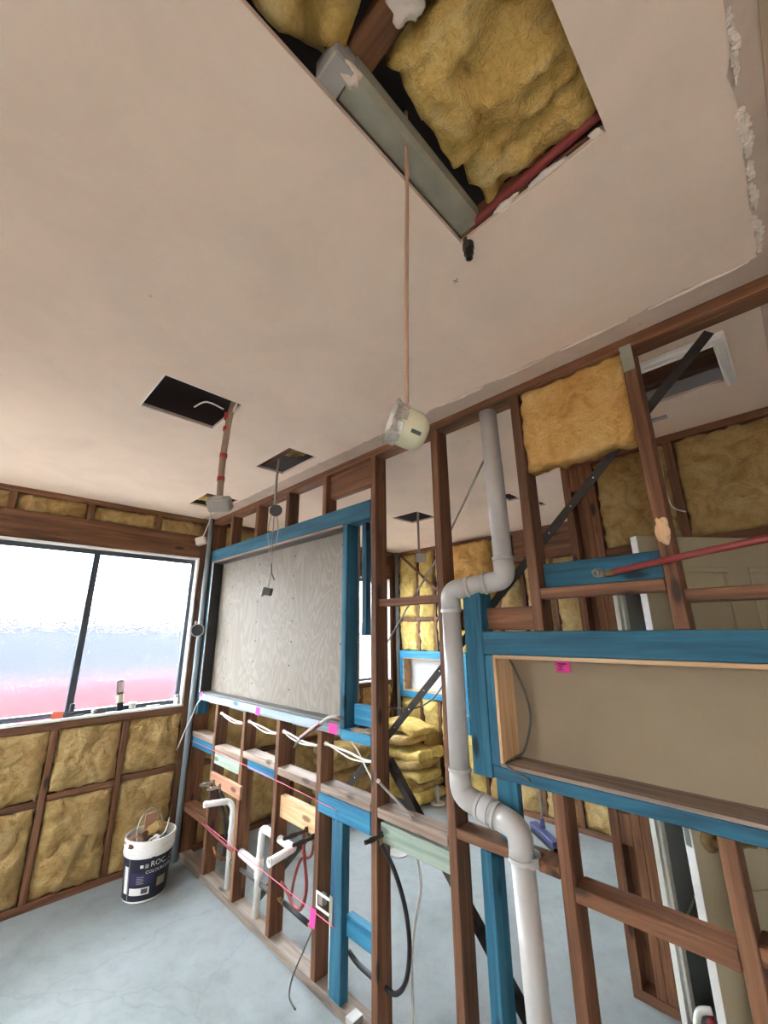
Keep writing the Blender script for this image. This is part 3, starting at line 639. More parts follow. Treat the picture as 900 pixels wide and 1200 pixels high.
# ================================================================== WALL NICHE AND PANELS
ply = box('plywood_sheet', (.06, .0905, 1.10), (1.99, .1025, 2.38), M_PLY); solo(ply, 'pale plywood sheet closing the back of the blue framed recess', 'plywood')
for cx in (.34, .80, 1.30, 1.84):
    for k in range(7):
        lathe('screw_head', [(.0, 0), (.006, 0), (.007, .0012), (.0, .0012)], (cx+.02*noise.noise(V((cx*9, k*1.7, 0))), .0905, 1.30+k*.15+.02*noise.noise(V((k*2.1, cx, 3)))), (0, -1, 0), M_PACK, ply, 8)
nb = root('niche_box', (3.6, 0, 1.172), 'recessed niche box with grey back panel inside the blue frame', 'wall niche')
for nm, lo, hi, m in (('top_panel', (2.904, -.004, 1.556), (4.437, .128, 1.569), timber('pine', 0)), ('bottom_panel', (2.904, -.004, 1.173), (4.437, .128, 1.185), timber('dusty', 0)),
                      ('side_panel', (2.904, -.004, 1.185), (2.916, .128, 1.556), timber('pine', 2)), ('side_panel', (4.425, -.004, 1.185), (4.437, .128, 1.556), timber('pine', 2)), ('back_panel', (2.904, .128, 1.173), (4.437, .138, 1.569), M_NICHE)):
    box(nm, lo, hi, m, nb, .001)
# ================================================================== PLUMBING
pp = root('waste_pipe', (2.965, .02, 0), 'thick grey drain pipe stepping down through the partition', 'pipe'); R = .040
def seg(p, r=R, nm='pipe_length', par=pp, m=M_PVC, path=None, sg=20): return tube(nm, p, r, m, par, sg, True, path)
A = V((2.952, .045, H-.001)); B = V((2.965, .045, 1.868)); C_ = V((2.722, -.012, 1.836)); D = V((2.722, -.012, 1.045)); E_ = V((2.962, -.012, .995)); F_ = V((2.972, .012, .002))
up = V((0, 0, 1)); bc = (C_-B).normalized(); de = (E_-D).normalized()
seg([A, B+up*.075]); seg([B+bc*.085, C_-bc*.085]); seg([C_-up*.075, D+up*.085]); seg([D+de*.09, E_-de*.09]); seg([E_+(F_-E_).normalized()*.075, F_])
for (c, i, o_) in ((B, up, bc), (C_, -bc, -up), (D, up, de), (E_, -de, (F_-E_).normalized())):
    e = seg(fillet_path([c+i*.082, c, c+o_*.088], .062, 8), .043, 'elbow')
    for q in (i, o_): lathe('socket_rim', [(.040, 0), (.0465, 0), (.0465, .012), (.040, .012)], c+q*.082, q, M_PVC, e, 24, closed=True)
lathe('socket_rim', [(.040, 0), (.047, 0), (.047, .035), (.040, .035)], D+de*.10, de, M_PVC, pp, 24, closed=True)
lathe('socket_rim', [(.040, 0), (.046, 0), (.046, .03), (.040, .03)], (2.9715, .010, .89), (0, 0, 1), M_PVC, pp, 24, closed=True)
# white wastes of the two basins
w1 = root('basin_waste_pipe', (.76, .045, .042), 'white plastic waste pipe bent down below the first taps', 'pipe')
tube('pipe', fillet_path([(.70, -.125, .556), (.715, .03, .54), (.755, .045, .51), (.758, .045, .05)], .04), .019, M_WPVC, w1, 14, True, None)
lathe('pipe_mouth', [(.015, 0), (.0205, 0), (.0205, .01), (.015, .01)], (.70, -.127, .556), (-.05, -1, .1), M_WPVC, w1, 16, closed=True)
for z in (.44, .36): lathe('coupling', [(.019, 0), (.0215, 0), (.0215, .02), (.019, .02)], (.757, .045, z), (0, 0, 1), M_WPVC, w1, 16, closed=True)
w2 = root('basin_waste_pipe', (1.15, .04, .042), 'white plastic waste stack standing on the bottom plate between studs', 'pipe')
tube('stack', fillet_path([(1.142, .042, .043), (1.16, .042, .50), (1.33, .042, .497), (1.47, .042, .49), (1.535, .03, .508), (1.535, -.112, .490)], .045), .021, M_WPVC, w2, 14, True, None)
tube('branch', [(.885, .042, .298), (1.13, .042, .288)], .024, M_WPVC, w2, 14, True, None)
lathe('tee', [(.021, 0), (.026, 0), (.026, .10), (.021, .10)], (1.148, .042, .24), (.03, 0, 1), M_WPVC, w2, 18, closed=True)
lathe('pipe_mouth', [(.016, 0), (.023, 0), (.023, .012), (.016, .012)], (1.535, -.118, .489), (0, -1, 0), M_WPVC, w2, 18, closed=True)
def tap(x, z, label, y0=-.0, ln=.12, grp='brass pipe ends on the partition', mat=M_TBLACK, dz=.004):
    r = root('tap_fitting', (x, y0, z), label, 'tap fitting', grp)
    lathe('body', [(.0, -.005), (.009, -.005), (.009, ln*.45), (.012, ln*.48), (.012, ln*.72), (.0095, ln*.75), (.0095, ln), (.005, ln), (.005, ln*.8), (.0, ln*.8)], (x, y0, z), (0, -1, dz/ln), mat, r, 12)
    lathe('tail', [(.0, 0), (.008, 0), (.008, .03), (.0, .03)], (x, y0-.004, z-.002), (0, 0, -1), M_BRASS, r, 10)
    box('lug', (x-.004, y0-.02, z+.006), (x+.004, y0+.004, z+.018), mat, r, .001); return r
tap(.58, .638, 'left brass pipe end on the pink brown backing board', -.022, .105, mat=M_CHROME); tap(.68, .632, 'right brass pipe end on the pink brown backing board', -.022, .10, mat=M_CHROME)
tap(1.652, .622, 'upper dark pipe end on the pale pine backing board', .03, .15); tap(1.725, .612, 'lower dark pipe end beside the white pipe mouth', .02, .13)
tap(2.262, .775, 'brass pipe end sticking out past the fifth stud', .0, .10)
def hose(name, pts, r, mat, label, cat='hose', grp=None, seg_=8): return solo(tube(name, pts, r, mat, None, seg_), label, cat, grp)
hose('red_hose', [(1.62, .03, .60), (1.605, .045, .50), (1.64, .045, .36), (1.60, .045, .25), (1.53, .045, .235), (1.46, .05, .265), (1.39, .05, .295)], .0095, M_RED, 'red water pipe looped below the pale pine board')
hose('red_hose', [(1.725, .02, .585), (1.66, .05, .50), (1.56, .06, .45), (1.52, .05, .36), (1.50, .045, .27)], .0085, M_RED, 'short dark red pipe behind the looped red one')
hose('red_hose', [(.43, -.012, .345), (.55, .0, .32), (.66, .02, .295), (.86, .03, .275)], .008, M_RED, 'thin red pipe crossing low between the first two studs')
hose('black_hose', [(.60, -.018, .60), (.63, .04, .45), (.66, .05, .30), (.665, .05, .20)], .009, M_BLACK, 'left black hose hanging below the first taps', grp='black hoses below the first taps')
hose('black_hose', [(.68, -.018, .60), (.70, .05, .46), (.675, .05, .34), (.68, .05, .2)], .009, M_BLACK, 'right black hose hanging below the first taps', grp='black hoses below the first taps')
lg = root('lagged_pipe', (1.2, .05, .2), 'low copper pipe in black lagging running through the studs', 'pipe')
tube('copper_run', [(.50, .05, .20), (.56, .05, .165), (.66, .05, .178), (.80, .05, .20), (1.3, .05, .207), (1.70, .05, .203)], .007, M_COPPER, lg, 8)
tube('lagging', [(.72, .05, .195), (.9, .05, .203), (1.30, .05, .208)], .013, M_DKPLASTIC, lg, 10); tube('lagging', [(1.43, .05, .21), (1.66, .05, .204)], .013, M_BLACK, lg, 10)
for x in (.56, .62, 1.38, 1.41): lathe('compression_nut', [(.0, 0), (.012, 0), (.012, .018), (.0, .018)], (x, .05, .172 if x < 1 else .209), (1, 0, 0), M_BRASS, lg, 8)
hose('black_hose', [(2.262, -.005, .745), (2.30, .03, .66), (2.345, .05, .54), (2.372, .05, .41), (2.35, .05, .28), (2.29, .05, .208), (2.222, .05, .200)], .010, M_BLACK, 'long black hose bowing down beside the fifth stud')
hose('black_pipe', [(1.975, .06, .215), (2.05, .055, .20), (2.20, .05, .198)], .011, M_BLACK, 'short black pipe passing behind the blue post to the fifth stud', 'pipe')
tu = root('tap_fitting', (3.36, .05, 1.845), 'upper pipe end in front of the dark blue block under the top batt', 'tap fitting')
lathe('body', [(.0, -.01), (.011, -.01), (.011, .05), (.016, .055), (.016, .085), (.012, .088), (.012, .10), (.007, .10), (.007, .07), (.0, .07)], (3.352, .05, 1.852), (0, -1, -.05), M_CHROME, tu, 14)
lathe('nut', [(.0, 0), (.0105, 0), (.0105, .03), (.0, .03)], (3.362, .01, 1.847), (1, -.1, 0), M_BRASS, tu, 8)
tube('red_pipe', [(3.39, .005, 1.850), (3.55, -.018, 1.868), (3.70, -.014, 1.887), (3.9, -.012, 1.905), (4.3, -.012, 1.91)], .011, M_RED, tu, 10, label='red water pipe')
# floor stub in the far room, floor drain bowl
fs = root('floor_pipe_stub', (.83, 2.2, 0), 'short grey pipe stub standing on the floor at the right of the heap', 'pipe')
tube('stub', [(.83, 2.2, .0), (.83, 2.2, .13), (.845, 2.21, .16)], .022, M_PVC, fs, 12); lathe('flange', [(.0, 0), (.07, 0), (.07, .012), (.0, .012)], (.83, 2.2, .001), (0, 0, 1), M_PLASTER, fs, 18)
lathe('floor_waste', [(.0, .0), (.075, .0), (.075, .006), (.055, .006), (.05, .003), (.0, .003)], (1.194, 1.233, .001), (0, 0, 1), M_GREYPLASTIC, None, 24); solo(bpy.data.objects['floor_waste'], 'round grey floor waste seen under the pale green board', 'drain')
# ================================================================== CABLES
def cable(name, pts, r, mat, label, grp=None, cat='cable', parent=None): return solo(tube(name, pts, r, mat, parent, 7), label, cat, grp)
# bundle 1
c1 = root('taped_cable_bundle', (2.077, -.82, 2.2), 'cable bundle with red tape hanging from the black ceiling hole to a grey box', 'cable')
tube('cable', [(2.10, -.80, 2.76), (2.085, -.815, 2.66), (2.078, -.82, 2.55), (2.07, -.822, 2.42), (2.077, -.82, 2.24)], .015, plain('beige_bundle', (158, 134, 116), .6), c1, 8, jitter=.1)
tube('loose_tail', [(2.06, -.84, 2.69), (2.00, -.90, 2.73), (1.93, -.93, 2.72)], .004, M_WCABLE, c1, 6); tube('loose_tail', [(2.085, -.815, 2.65), (2.12, -.80, 2.73), (2.14, -.80, 2.8)], .006, M_WCABLE, c1, 6)
for z in (2.645, 2.585, 2.45, 2.335): lathe('tape_band', [(.015, 0), (.0172, 0), (.0172, .02 if z < 2.6 else .032), (.015, .02 if z < 2.6 else .032)], (2.076 if z > 2.5 else 2.071, -.821, z-.01), (0, 0, 1), M_REDTAPE, c1, 10, closed=True)
q1 = obox('mounting_box', (2.085, -.82, 2.213), ((.75, .66, 0), (-.5, .55, .65), (.4, -.5, .75)), (.05, .026, .03), M_GREYPLASTIC, c1, .006)
obox('box_face', (2.095, -.835, 2.24), ((.75, .66, 0), (-.5, .55, .65), (.4, -.5, .75)), (.026, .014, .004), M_PVC, q1, .003)
tube('thin_lead', [(2.05, -.84, 2.19), (2.05, -.845, 2.13), (2.02, -.85, 2.075)], .003, M_WCABLE, c1, 6)
obox('plug', (2.012, -.855, 2.053), ((.7, .7, .3), (-.7, .7, 0), (-.2, -.2, .9)), (.02, .014, .017), M_WCABLE, c1, .003)
# bundle 2
c2 = root('pendant_lead', (1.613, -.28, 1.89), 'dark lead with disc and small box hanging from the middle ceiling hole', 'cable')
tube('cable', [(1.62, -.275, 2.76), (1.615, -.28, 2.6), (1.613, -.28, 2.42)], .008, M_GCABLE, c2, 8); 
lathe('disc', [(.0, 0), (.036, 0), (.040, .006), (.036, .014), (.0, .014)], (1.62, -.273, 2.392), (.75, -.65, .1), M_DKPLASTIC, c2, 20)
for s in (-1, 1): tube('wire', [(1.613+.012*s, -.28+.012*s, 2.36), (1.613+.022*s, -.28+.022*s, 2.26), (1.613+.008*s, -.28+.008*s, 2.12), (1.613+.004*s, -.28, 2.06)], .003, M_GCABLE, c2, 6)
tube('wire', [(1.613, -.28, 2.40), (1.613, -.28, 2.06), (1.612, -.28, 1.97), (1.608, -.285, 1.925)], .0035, M_GCABLE, c2, 6); tube('wire_tail', [(1.614, -.28, 2.07), (1.622, -.274, 2.0), (1.634, -.262, 1.965)], .004, M_DKPLASTIC, c2, 6)
q2 = obox('switch_box', (1.607, -.286, 1.897), ((.75, .62, -.2), (-.6, .72, .1), (.2, .1, .95)), (.027, .016, .022), M_DKPLASTIC, c2, .004); obox('box_lip', (1.588, -.304, 1.895), ((.75, .62, -.2), (-.6, .72, .1), (.2, .1, .95)), (.004, .018, .026), M_PVC, q2, .002)
# downlight on a beige cable from the large hole
dl = root('hanging_downlight', (3.392, -1.036, 2.0), 'domed cream light fitting with foil rim dangling on a beige cable', 'light fitting')
tube('cable', [(3.405, -1.028, 2.83), (3.402, -1.03, 2.6), (3.396, -1.036, 2.3), (3.392, -1.04, 2.062)], .0042, plain('beige_cable_sheath', (186, 150, 126), .5), dl, 8)
ax = V((.46, .80, -.30)).normalized(); cc = V((3.376, -1.052, 2.022))
dm = lathe('dome', [(.0, 0), (.035, 0), (.0355, .012), (.0355, .030), (.034, .042), (.029, .052), (.018, .058), (.0, .060)], cc, ax, M_LENS, dl, 28)
fa, fb = frame_of(ax)
for k in range(22):   # crumpled tape flaps round the rim
    t = 2*math.pi*k/22; d = fa*math.cos(t)+fb*math.sin(t); e = -fa*math.sin(t)+fb*math.cos(t)
    j1, j2, j3 = (noise.noise(V((k*1.7+q, q*3.1, .5))) for q in (1, 5, 9))
    dirn = (ax*(-.9)+d*(.35+.5*j1)+e*.5*j2).normalized()
    obox('foil_flap', cc+d*(.0375+.002*j3)-ax*(.003+.003*j2), (e+ax*.4*j3, dirn, e.cross(dirn)), (.0075, .009+.005*abs(j1), .0009), M_FOIL, dl, .0004)
    if k % 2 == 0: obox('foil_flap', cc+d*.0375+ax*(.003+.003*j1), (e, (ax+d*.15*j2), d), (.008, .007, .0007), M_FOIL, dl, .0003)
vw = (V((3.8284, -1.5406, 1.663))-cc).normalized(); dv = (vw-ax*vw.dot(ax)).normalized(); sd = ax.cross(dv)
obox('dome_slot', cc+ax*.034+dv*.0355-sd*.0, (ax, sd, dv), (.009, .0035, .0006), M_DKPLASTIC, dm, 0)
# light fitting in the far room
c3 = root('far_ceiling_lead', (1.40, 1.36, 2.4), 'grey lead with a square plate hanging in the far room', 'cable')
tube('cable', [(1.43, 1.33, 2.76), (1.41, 1.35, 2.66), (1.40, 1.36, 2.45), (1.40, 1.36, 2.36)], .011, M_GCABLE, c3, 7); obox('plate', (1.41, 1.37, 2.315), ((.7, .7, 0), (0, 0, 1), (-.7, .7, 0)), (.045, .042, .008), M_GREYPLASTIC, c3, .004)
# white cable by the door head, tails in the partition bays
cable('white_cable', [(3.415, 1.0, 2.66), (3.435, .99, 2.52), (3.43, 1.0, 2.40), (3.445, .99, 2.28), (3.50, .98, 2.235)], .004, M_WCABLE, 'white cable dangling between the two batts above the door')
for i, (x0, x1) in enumerate(((.478, .88), (.918, 1.325), (1.363, 1.755), (1.793, 2.19))):
    z0 = 1.072; r = root('cable_pair', ((x0+x1)/2, .03, z0-.04), ('twin white wires slack in the first bay under the recess sill', 'twin white wires slack in the second bay under the recess sill', 'twin white wires slack in the third bay behind the red lead', 'twin white wires slack in the bay left of the fifth stud')[i], 'cable', 'wires in the bays under the sill')
    m_ = (x0+x1)/2; k = (.0, .006, -.004, .008)[i]
    tube('wire', [(x0-.004, .028, z0), (x0+.09, .012, z0+.002), (m_+.03, .012, z0-.014+k), (x1-.08, .022, z0-.022), (x1+.004, .03, z0-.022)], .0055, M_WCABLE, r, 6); tube('wire', [(x0-.004, .034, z0-.004), (x0+.10, .02, z0-.02+k), (m_+.05, .016, z0-.034), (x1+.004, .036, z0-.024)], .004, M_WCABLE, r, 6)
    lathe('grommet', [(.006, 0), (.012, 0), (.012, .012), (.006, .012)], (x0-.001, .03, z0-.002), (1, 0, 0), M_PLASTER, r, 10, closed=True)
rc = root('red_lead', (1.7, -.03, 1.05), 'grey cable ending in a red sleeve with cut wires over the sill', 'cable')
tube('cable', [(1.955, .03, 1.19), (1.975, -.02, 1.225), (1.90, -.03, 1.222), (1.80, -.03, 1.172)], .010, M_GCABLE, rc, 8); tube('red_sleeve', [(1.82, -.03, 1.182), (1.74, -.03, 1.142), (1.66, -.03, 1.095), (1.635, -.03, 1.085)], .013, M_RED, rc, 8)
tube('sleeve_edge', [(1.80, -.044, 1.165), (1.72, -.044, 1.122), (1.65, -.044, 1.082)], .005, M_BLACK, rc, 6)
for k, dz in enumerate((-.03, -.012, .0)): tube('cut_wire', [(1.64, -.03, 1.085), (1.575+.012*k, -.032, 1.055+dz)], .004, M_CHROME, rc, 6, path=None)
cable('white_cable', [(.25, -.012, 1.186), (.16, -.03, 1.12), (.10, -.04, 1.02), (.06, -.06, .93), (-.0, -.08, .80), (.005, -.10, .76)], .005, M_WCABLE, 'white cable hanging from the recess sill at the corner')
cable('white_cable', [(2.0, .03, 1.12), (2.06, .03, 1.08), (2.12, .035, 1.01), (2.18, .05, .93)], .004, M_WCABLE, 'white cable slanting down to the fifth stud under the sill')
tr = root('thin_timber_batten', (2.33, .02, .88), 'thin pale rod leaning on the noggin beside the fifth stud', 'rod'); tube('rod', [(2.245, .0, .985), (2.33, .01, .94), (2.43, .03, .882)], .006, M_GCABLE, tr, 8); blob('rod_tip', (2.243, -.001, .988), (.010, .010, .010), M_PLASTER, tr, 2, .3, 2)
cable('grey_cable', [(2.41, .06, .744), (2.40, .10, .60), (2.355, .10, .43), (2.335, .10, .27), (2.345, .10, .08), (2.36, .12, .006)], .007, M_PVC, 'pale grey cable dropping behind the pale green board to the floor')
cable('grey_cable', [(1.77, -.006, .24), (1.74, -.03, .16), (1.70, -.06, .06), (1.72, -.09, .004), (1.80, -.11, .004)], .004, M_DKPLASTIC, 'thin dark cable hanging from the fourth stud to the floor')
cable('grey_cable', [(2.926, .09, 1.553), (2.975, .10, 1.43), (2.985, .105, 1.33), (2.95, .10, 1.22), (2.925, .06, 1.193), (2.93, -.008, 1.183), (3.02, -.012, 1.155)], .0045, M_DKPLASTIC, 'dark cable bowing inside the niche box')
cable('grey_cable', [(2.70, .11, 1.62), (2.60, .11, 1.47), (2.50, .115, 1.36), (2.37, .115, 1.30), (2.17, .11, 1.285)], .004, M_DKPLASTIC, 'thin dark cable sagging behind the steel brace')
gp = root('corner_pipe', (.04, -.035, 0), 'grey conduit standing in the corner beside the frosted window', 'pipe')
tube('conduit', [(.045, -.035, .0), (.045, -.035, 1.3), (.045, -.035, 2.695)], .022, plain('blue_grey_conduit', (128, 140, 144), .45), gp, 12, True, None)
rg = lathe('pipe_bracket', [(.047, -.045), (.054, -.045), (.054, .0), (.047, .0)], (.16, -.10, 1.69), (.85, -.5, 0), M_GREYPLASTIC, gp, 24, closed=True, label='round grey bracket with a dark opening')
lathe('bracket_core', [(.0, -.045), (.047, -.045), (.047, -.012), (.0, -.012)], (.16, -.10, 1.69), (.85, -.5, 0), M_BLACK, rg, 24)
for s in (-1, 1): box('clip', (.145+.02*s, -.105+.01*s, 1.742), (.155+.02*s, -.085+.01*s, 1.765), M_GREYPLASTIC, rg, .001)
tube('arm', [(.05, -.04, 1.69), (.13, -.085, 1.69)], .012, M_GREYPLASTIC, rg, 8, path=None)
solo(tube('corner_pipe', [(.03, 2.515, .0), (.03, 2.515, 2.695)], .026, plain('blue_grey_conduit', (128, 140, 144), .45), None, 12, True, None), 'grey conduit in the far corner beside the second window', 'pipe')
# string lines, notes, bracket
solo(tube('string_line', [(.03, -.006, .823), (1.0, -.006, .816), (1.94, -.006, .797)], .0016, M_STRING, None, 5), 'upper pink string line stretched along the studs', 'string', 'string lines')
solo(tube('string_line', [(.44, -.006, .345), (1.2, -.006, .33), (1.945, -.006, .318)], .0022, M_STRING, None, 5), 'lower pink string line stretched along the studs', 'string', 'string lines')
solo(tube('string_line', [(1.94, -.006, .797), (1.945, -.006, .318)], .0013, plain('violet_chalk', (120, 110, 190), .8), None, 5, path=None), 'violet vertical line on the low blue post', 'string', 'string lines')
def note(c, w, h, label, nrm=(0, -1, 0), marks=0, curl=.3):
    bm = bmesh.new(); c = V(c); n = 5; G = []
    for i in range(n+1):
        u = i/n; off = .012*curl*(1-u)**2
        G.append([bm.verts.new((c.x+(s-.5)*w, c.y-off-.001, c.z-h/2+u*h)) for s in (0, 1)])
    for i in range(n): bm.faces.new((G[i][0], G[i][1], G[i+1][1], G[i+1][0]))
    bmesh.ops.solidify(bm, geom=bm.faces[:], thickness=.0006)
    o = link('sticky_note', bm, M_PINK, None); solo(o, label, 'note', 'pink notes')
    if marks:
        for k in range(marks):
            z = c.z+h*(.22-.22*k); pts = [(c.x+w*(-.28+.08*j), c.y-.0065-.004*(k == marks-1), z+h*.07*math.sin(j*2.3+k)) for j in range(8 if k == 0 else 5)]
            tube('pen_mark', pts, .0011, M_INK, o, 4)
    return o
note((3.13, .124, 1.528), .055, .042, 'pink note with pen marks on the niche back panel', marks=3)
note((1.09, -.005, 1.158), .055, .045, 'pink note on the middle of the pale sill'); note((1.90, -.005, 1.165), .075, .05, 'pink note at the right end of the pale sill beside the red lead')
note((1.775, -.006, .295), .045, .075, 'pink note on the lower string at the fourth stud', curl=.6); note((.155, -.006, 1.18), .04, .035, 'pink note at the left end of the sill by the corner')
solo(obox('pink_tape', (.66, -.11, 2.694), ((1, .3, 0), (-.3, 1, 0), (0, 0, 1)), (.035, .007, .0015), M_PINK), 'pink tape strip on the ceiling near the corner hole', 'tape')
br = root('outlet_bracket', (1.85, -.006, .345), 'white metal outlet bracket between the fourth stud and blue post', 'bracket')
box('frame_bar', (1.795, -.008, .405), (1.90, -.002, .415), M_WPVC, br, .001); box('frame_bar', (1.795, -.008, .345), (1.90, -.002, .355), M_WPVC, br, .001); box('frame_side', (1.795, -.008, .355), (1.803, -.002, .405), M_WPVC, br, .001)
box('fixing_tab', (1.90, -.006, .32), (1.925, -.001, .43), M_GALV, br, .001); box('back_box', (1.805, -.002, .358), (1.84, .03, .403), M_GCABLE, br, .003)
solo(tube('conduit', [(1.872, .03, .044), (1.872, .03, .33)], .0075, M_WPVC, None, 8, True, None), 'thin white conduit left of the low blue post', 'pipe')
solo(box('timber_offcut', (2.06, -.03, .0425), (2.11, .03, .066), M_GREYPLASTIC), 'small grey block lying on the bottom plate', 'block')
# ceiling hatch trim
ht = root('ceiling_hatch', (3.64, .43, H-.03), 'white moulded frame around the dark ceiling hatch', 'hatch')
def mould(name, lo, hi, par=ht): 
    o = box(name, lo, hi, M_WHITEP, par, .004); return o
for lo, hi, ax_ in (((3.45, .205, H-.026), (3.825, .25, H-.004), 0), ((3.785, .25, H-.026), (3.825, .622, H-.004), 1)):
    o = mould('trim_board', lo, hi)
    if ax_ == 0: box('trim_bead', (lo[0], .236, H-.033), (3.785, .25, H-.026), M_WHITEP, o, .003); box('trim_bead', (lo[0], .207, H-.031), (3.825, .216, H-.026), M_WHITEP, o, .003)
    else: box('trim_bead', (3.785, .25, H-.033), (3.798, .622, H-.026), M_WHITEP, o, .003); box('trim_bead', (3.814, .25, H-.031), (3.823, .622, H-.026), M_WHITEP, o, .003)
solo(tim('hatch_joist', (3.40, .70, 2.84), (3.9, .76, 2.95), 'old'), 'dark timber joist above the ceiling hatch', 'timber')
# ================================================================== BUCKET
BC = V((.30, -.315, 0)); RB, RT, BH = .128, .152, .345
bk = root('paint_bucket', BC, 'white and navy paint bucket full of scraps on the floor', 'bucket')
def rad(z): return RB+(RT-RB)*z/BH
lathe('shell', [(.0, .004), (RB-.004, .0), (RB, .004), (rad(.25), .25), (RT+.002, .252), (RT+.004, .27), (RT+.001, .274), (RT+.004, .30), (RT+.001, .304), (RT+.005, .335), (RT+.003, .345), (RT-.004, .345), (RT-.006, .30), (RB-.005, .012), (.0, .012)], BC, (0, 0, 1), M_WPVC, bk, 48)
def patch(name, t0, t1, z0, z1, mat, par, off=.0012, n=24):
    bm = bmesh.new(); G = []
    for i in range(n+1):
        t = math.radians(t0+(t1-t0)*i/n); G.append([bm.verts.new((BC.x+(rad(z)+off)*math.cos(t), BC.y+(rad(z)+off)*math.sin(t), z)) for z in (z0, z1)])
    for i in range(n): bm.faces.new((G[i][0], G[i+1][0], G[i+1][1], G[i][1]))
    o = link(name, bm, mat, par, True); return o
lb = patch('label_wrap', 0, 360, .012, .245, M_NAVY, bk, .0012, 64); th = -18.8
patch('label_panel', th-62, th-48, .05, .2, M_WPVC, lb, .002, 6); patch('label_panel', th-40, th+12, .045, .085, M_WPVC, lb, .002, 12)
patch('label_panel', th-40, th+20, .1, .165, plain('indigo_print', (46, 44, 84), .5), lb, .0018, 12); patch('label_panel', th+30, th+55, .07, .12, plain('sand_print', (150, 140, 120), .5), lb, .002, 8)
patch('label_line', th-46, th-44.6, .01, .245, M_GREYPLASTIC, lb, .0022, 2); patch('bar_code', th-8, th+8, .052, .079, M_DKPLASTIC, lb, .0024, 6)
patch('small_emblem', th-16, th-8, .195, .212, M_WPVC, lb, .0022, 4); patch('small_emblem', th-4, th+4, .192, .214, M_GREYPLASTIC, lb, .0022, 4)
def bucket_text(txt, size, t0, z):
    cu = bpy.data.curves.new('lettering', 'FONT'); cu.body = txt; cu.size = size; cu.resolution_u = 2
    to = bpy.data.objects.new('tmp', cu); COL.objects.link(to); dg = bpy.context.evaluated_depsgraph_get(); me = bpy.data.meshes.new_from_object(to.evaluated_get(dg)); bpy.data.objects.remove(to)
    bm = bmesh.new(); bm.from_mesh(me); bpy.data.meshes.remove(me)
    for v in bm.verts:
        zz = z+v.co.y; r = rad(zz)+.0026; t = math.radians(t0)+v.co.x/r; v.co = V((BC.x+r*math.cos(t), BC.y+r*math.sin(t), zz+v.co.x*.0))
    return link('lettering', bm, M_WPVC, lb)
bucket_text('ROCKCOTE', .045, th+8, .195); bucket_text('COLOURCOTE', .026, th-2, .160)
for k in range(5): patch('small_print', th-22, th-4-2*(k % 2), .108+.009*k, .111+.009*k, M_GREYPLASTIC, lb, .0024, 4)
tube('bail_handle', [(BC.x+.10, BC.y-.11, .30), (BC.x+.03, BC.y-.10, .42), (BC.x-.06, BC.y+.0, .475), (BC.x-.11, BC.y+.09, .40), (BC.x-.10, BC.y+.115, .30)], .004, M_GREYPLASTIC, bk, 7)
solo(box('cardboard_scrap', (BC.x-.07, BC.y-.03, .26), (BC.x-.055, BC.y+.05, .44), M_CARD, None, .002), 'pinkish cardboard scrap standing in the bucket', 'cardboard', 'scraps in the bucket')
solo(blob('insulation_scrap', (BC.x-.03, BC.y+.045, .345), (.06, .06, .04), M_BATT, None, 3, .5), 'tuft of insulation in the bucket', 'insulation', 'scraps in the bucket')
solo(blob('paper_scrap', (BC.x+.03, BC.y-.09, .33), (.06, .05, .04), M_PAPER, None, 6, .7), 'crumpled brown paper at the left in the bucket', 'paper', 'scraps in the bucket')
solo(blob('paper_scrap', (BC.x+.02, BC.y+.02, .24), (.115, .115, .07), M_NAVY, None, 9, .3), 'dark rubbish filling the bucket', 'rubbish', 'scraps in the bucket')
lathe('round_fitting', [(.0, 0), (.022, 0), (.022, .008), (.006, .009), (.0, .009)], (BC.x+.10, BC.y-.0, .335), (.9, -.3, .4), M_WPVC, None, 18); solo(bpy.data.objects['round_fitting'], 'round white fitting in the bucket', 'fitting', 'scraps in the bucket')
cable('white_cable', [(BC.x+.11, BC.y-.05, .335), (BC.x+.105, BC.y-.02, .345), (BC.x+.10, BC.y+.03, .34), (BC.x+.09, BC.y+.06, .36), (BC.x+.06, BC.y+.09, .42)], .005, M_WCABLE, 'white cable offcut curling out of the bucket', 'scraps in the bucket')
# ================================================================== THINGS ON THE SILL
zs = 1.105
tc = root('work_torch', (-.025, -.545, zs), 'black and cream work light standing on the window sill', 'torch')
obox('base', (-.025, -.545, zs+.03), ((0, .99, .08), (1, 0, 0), (0, -.08, .99)), (.022, .014, .03), M_BLACK, tc, .004); obox('body', (-.025, -.552, zs+.085), ((0, .99, .08), (1, 0, 0), (0, -.08, .99)), (.019, .012, .035), M_LENS, tc, .004)
hd = obox('head', (-.025, -.562, zs+.165), ((0, .99, .1), (1, 0, 0), (0, -.1, .99)), (.024, .012, .055), M_BLACK, tc, .008); obox('lens', (-.012, -.562, zs+.17), ((0, .99, .1), (1, 0, 0), (0, -.1, .99)), (.016, .002, .038), plain('pink_lens', (210, 180, 176), .3), hd, .002)
s1 = root('dark_case', (-.03, -.665, zs), 'small dark case lying on the window sill left of the work light', 'case'); box('case_body', (-.05, -.705, zs), (-.005, -.635, zs+.038), M_DKPLASTIC, s1, .006); box('case_end', (-.048, -.725, zs), (-.008, -.706, zs+.028), M_GREYPLASTIC, s1, .004)
s2 = root('grey_jar', (-.03, -.46, zs), 'small grey tub on the window sill right of the work light', 'tub'); lathe('tub', [(.0, 0), (.022, 0), (.026, .04), (.0, .04)], (-.028, -.46, zs), (0, 0, 1), M_GREYPLASTIC, s2, 16); lathe('lid', [(.0, 0), (.028, 0), (.028, .008), (.0, .008)], (-.028, -.46, zs+.04), (0, 0, 1), M_PVC, s2, 16)
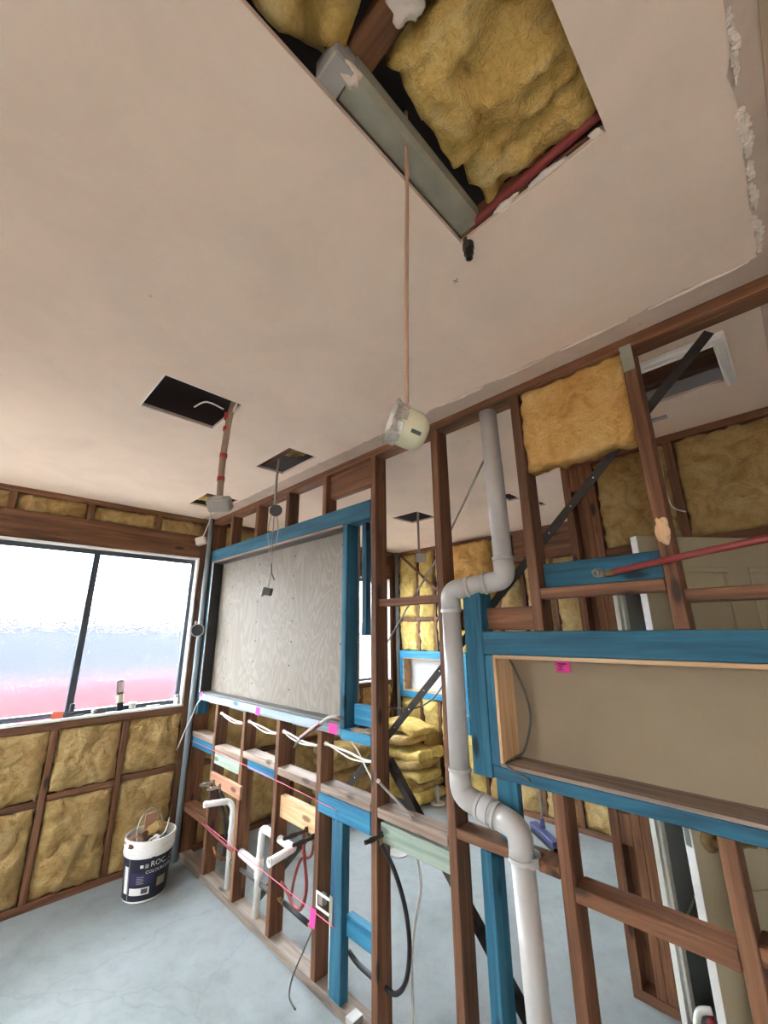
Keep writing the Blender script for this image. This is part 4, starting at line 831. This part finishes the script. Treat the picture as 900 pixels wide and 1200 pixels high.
solo(box('spirit_level', (-.04, -.36, zs), (-.012, -.26, zs+.012), M_PVC, None, .003), 'short grey bar lying on the sill near the corner', 'bar')
s3 = root('white_bottle', (-.035, -.14, zs), 'small white tube standing in the corner of the window sill', 'tube'); lathe('tube_body', [(.0, 0), (.016, 0), (.016, .05), (.0, .05)], (-.03, -.135, zs), (0, 0, 1), M_WPVC, s3, 14); lathe('tube_cap', [(.0, 0), (.017, 0), (.017, .02), (.0, .02)], (-.03, -.135, zs+.05), (0, 0, 1), M_GREYPLASTIC, s3, 14)
solo(obox('orange_tag', (-.003, -.93, zs+.022), ((0, 1, 0), (.4, 0, 1), (1, 0, -.4)), (.032, .025, .001), M_ORANGE), 'orange paper tag leaning on the sill below the mullion', 'tag')
solo(tube('pink_string', [(0.0, -1.16, zs+.003), (-.01, -1.10, zs+.003), (.002, -1.05, zs+.003), (-.01, -1.0, zs+.003)], .003, M_STRING, None, 6), 'pink cord lying on the left of the window sill', 'string')
solo(box('marker_pen', (-.012, -.895, zs), (-.003, -.77, zs+.009), M_BLACK, None, .002), 'black marker pen lying on the sill right of the orange tag', 'pen')
# ================================================================== FAR ROOM AND HALL THINGS
bo = root('broom', (1.95, 2.2, 0), 'push broom with navy head standing by the far wall', 'broom')
tube('pole', [(1.905, 2.24, .09), (1.89, 2.30, .55), (1.86, 2.40, 1.3)], .012, M_GCABLE, bo, 8, True, None); lathe('socket', [(.0, 0), (.024, 0), (.016, .08), (.0, .08)], (1.905, 2.24, .06), (-.03, .1, 1), M_BROOM, bo, 10)
hd_ = V((1.9, 2.22, .055)); bd = V((.8, -.6, 0)).normalized(); obox('head', hd_+bd*.05, (bd, (-bd.y, bd.x, 0), (0, 0, 1)), (.19, .035, .022), M_BROOM, bo, .006); obox('bristles', hd_+bd*.05+V((0, 0, -.035)), (bd, (-bd.y, bd.x, 0), (0, 0, 1)), (.185, .03, .0195), M_BLACK, bo, .002)
solo(blob('black_bag', (3.17, 1.9, .10), (.12, .34, .10), M_BLACK, None, 5, .35), 'black bag on the hall floor beyond the door', 'bag')
vc = root('vacuum_hose', (3.25, .99, 0), 'maroon and white hose handle on the floor of the doorway', 'hose')
tube('grip', [(3.19, 1.02, .07), (3.26, .98, .06), (3.36, .93, .04)], .022, M_MAROON, vc, 12); tube('hose', [(3.20, 1.04, .10), (3.155, 1.02, .085), (3.15, .97, .04), (3.20, .92, .017), (3.30, .86, .017)], .014, M_WPVC, vc, 10)
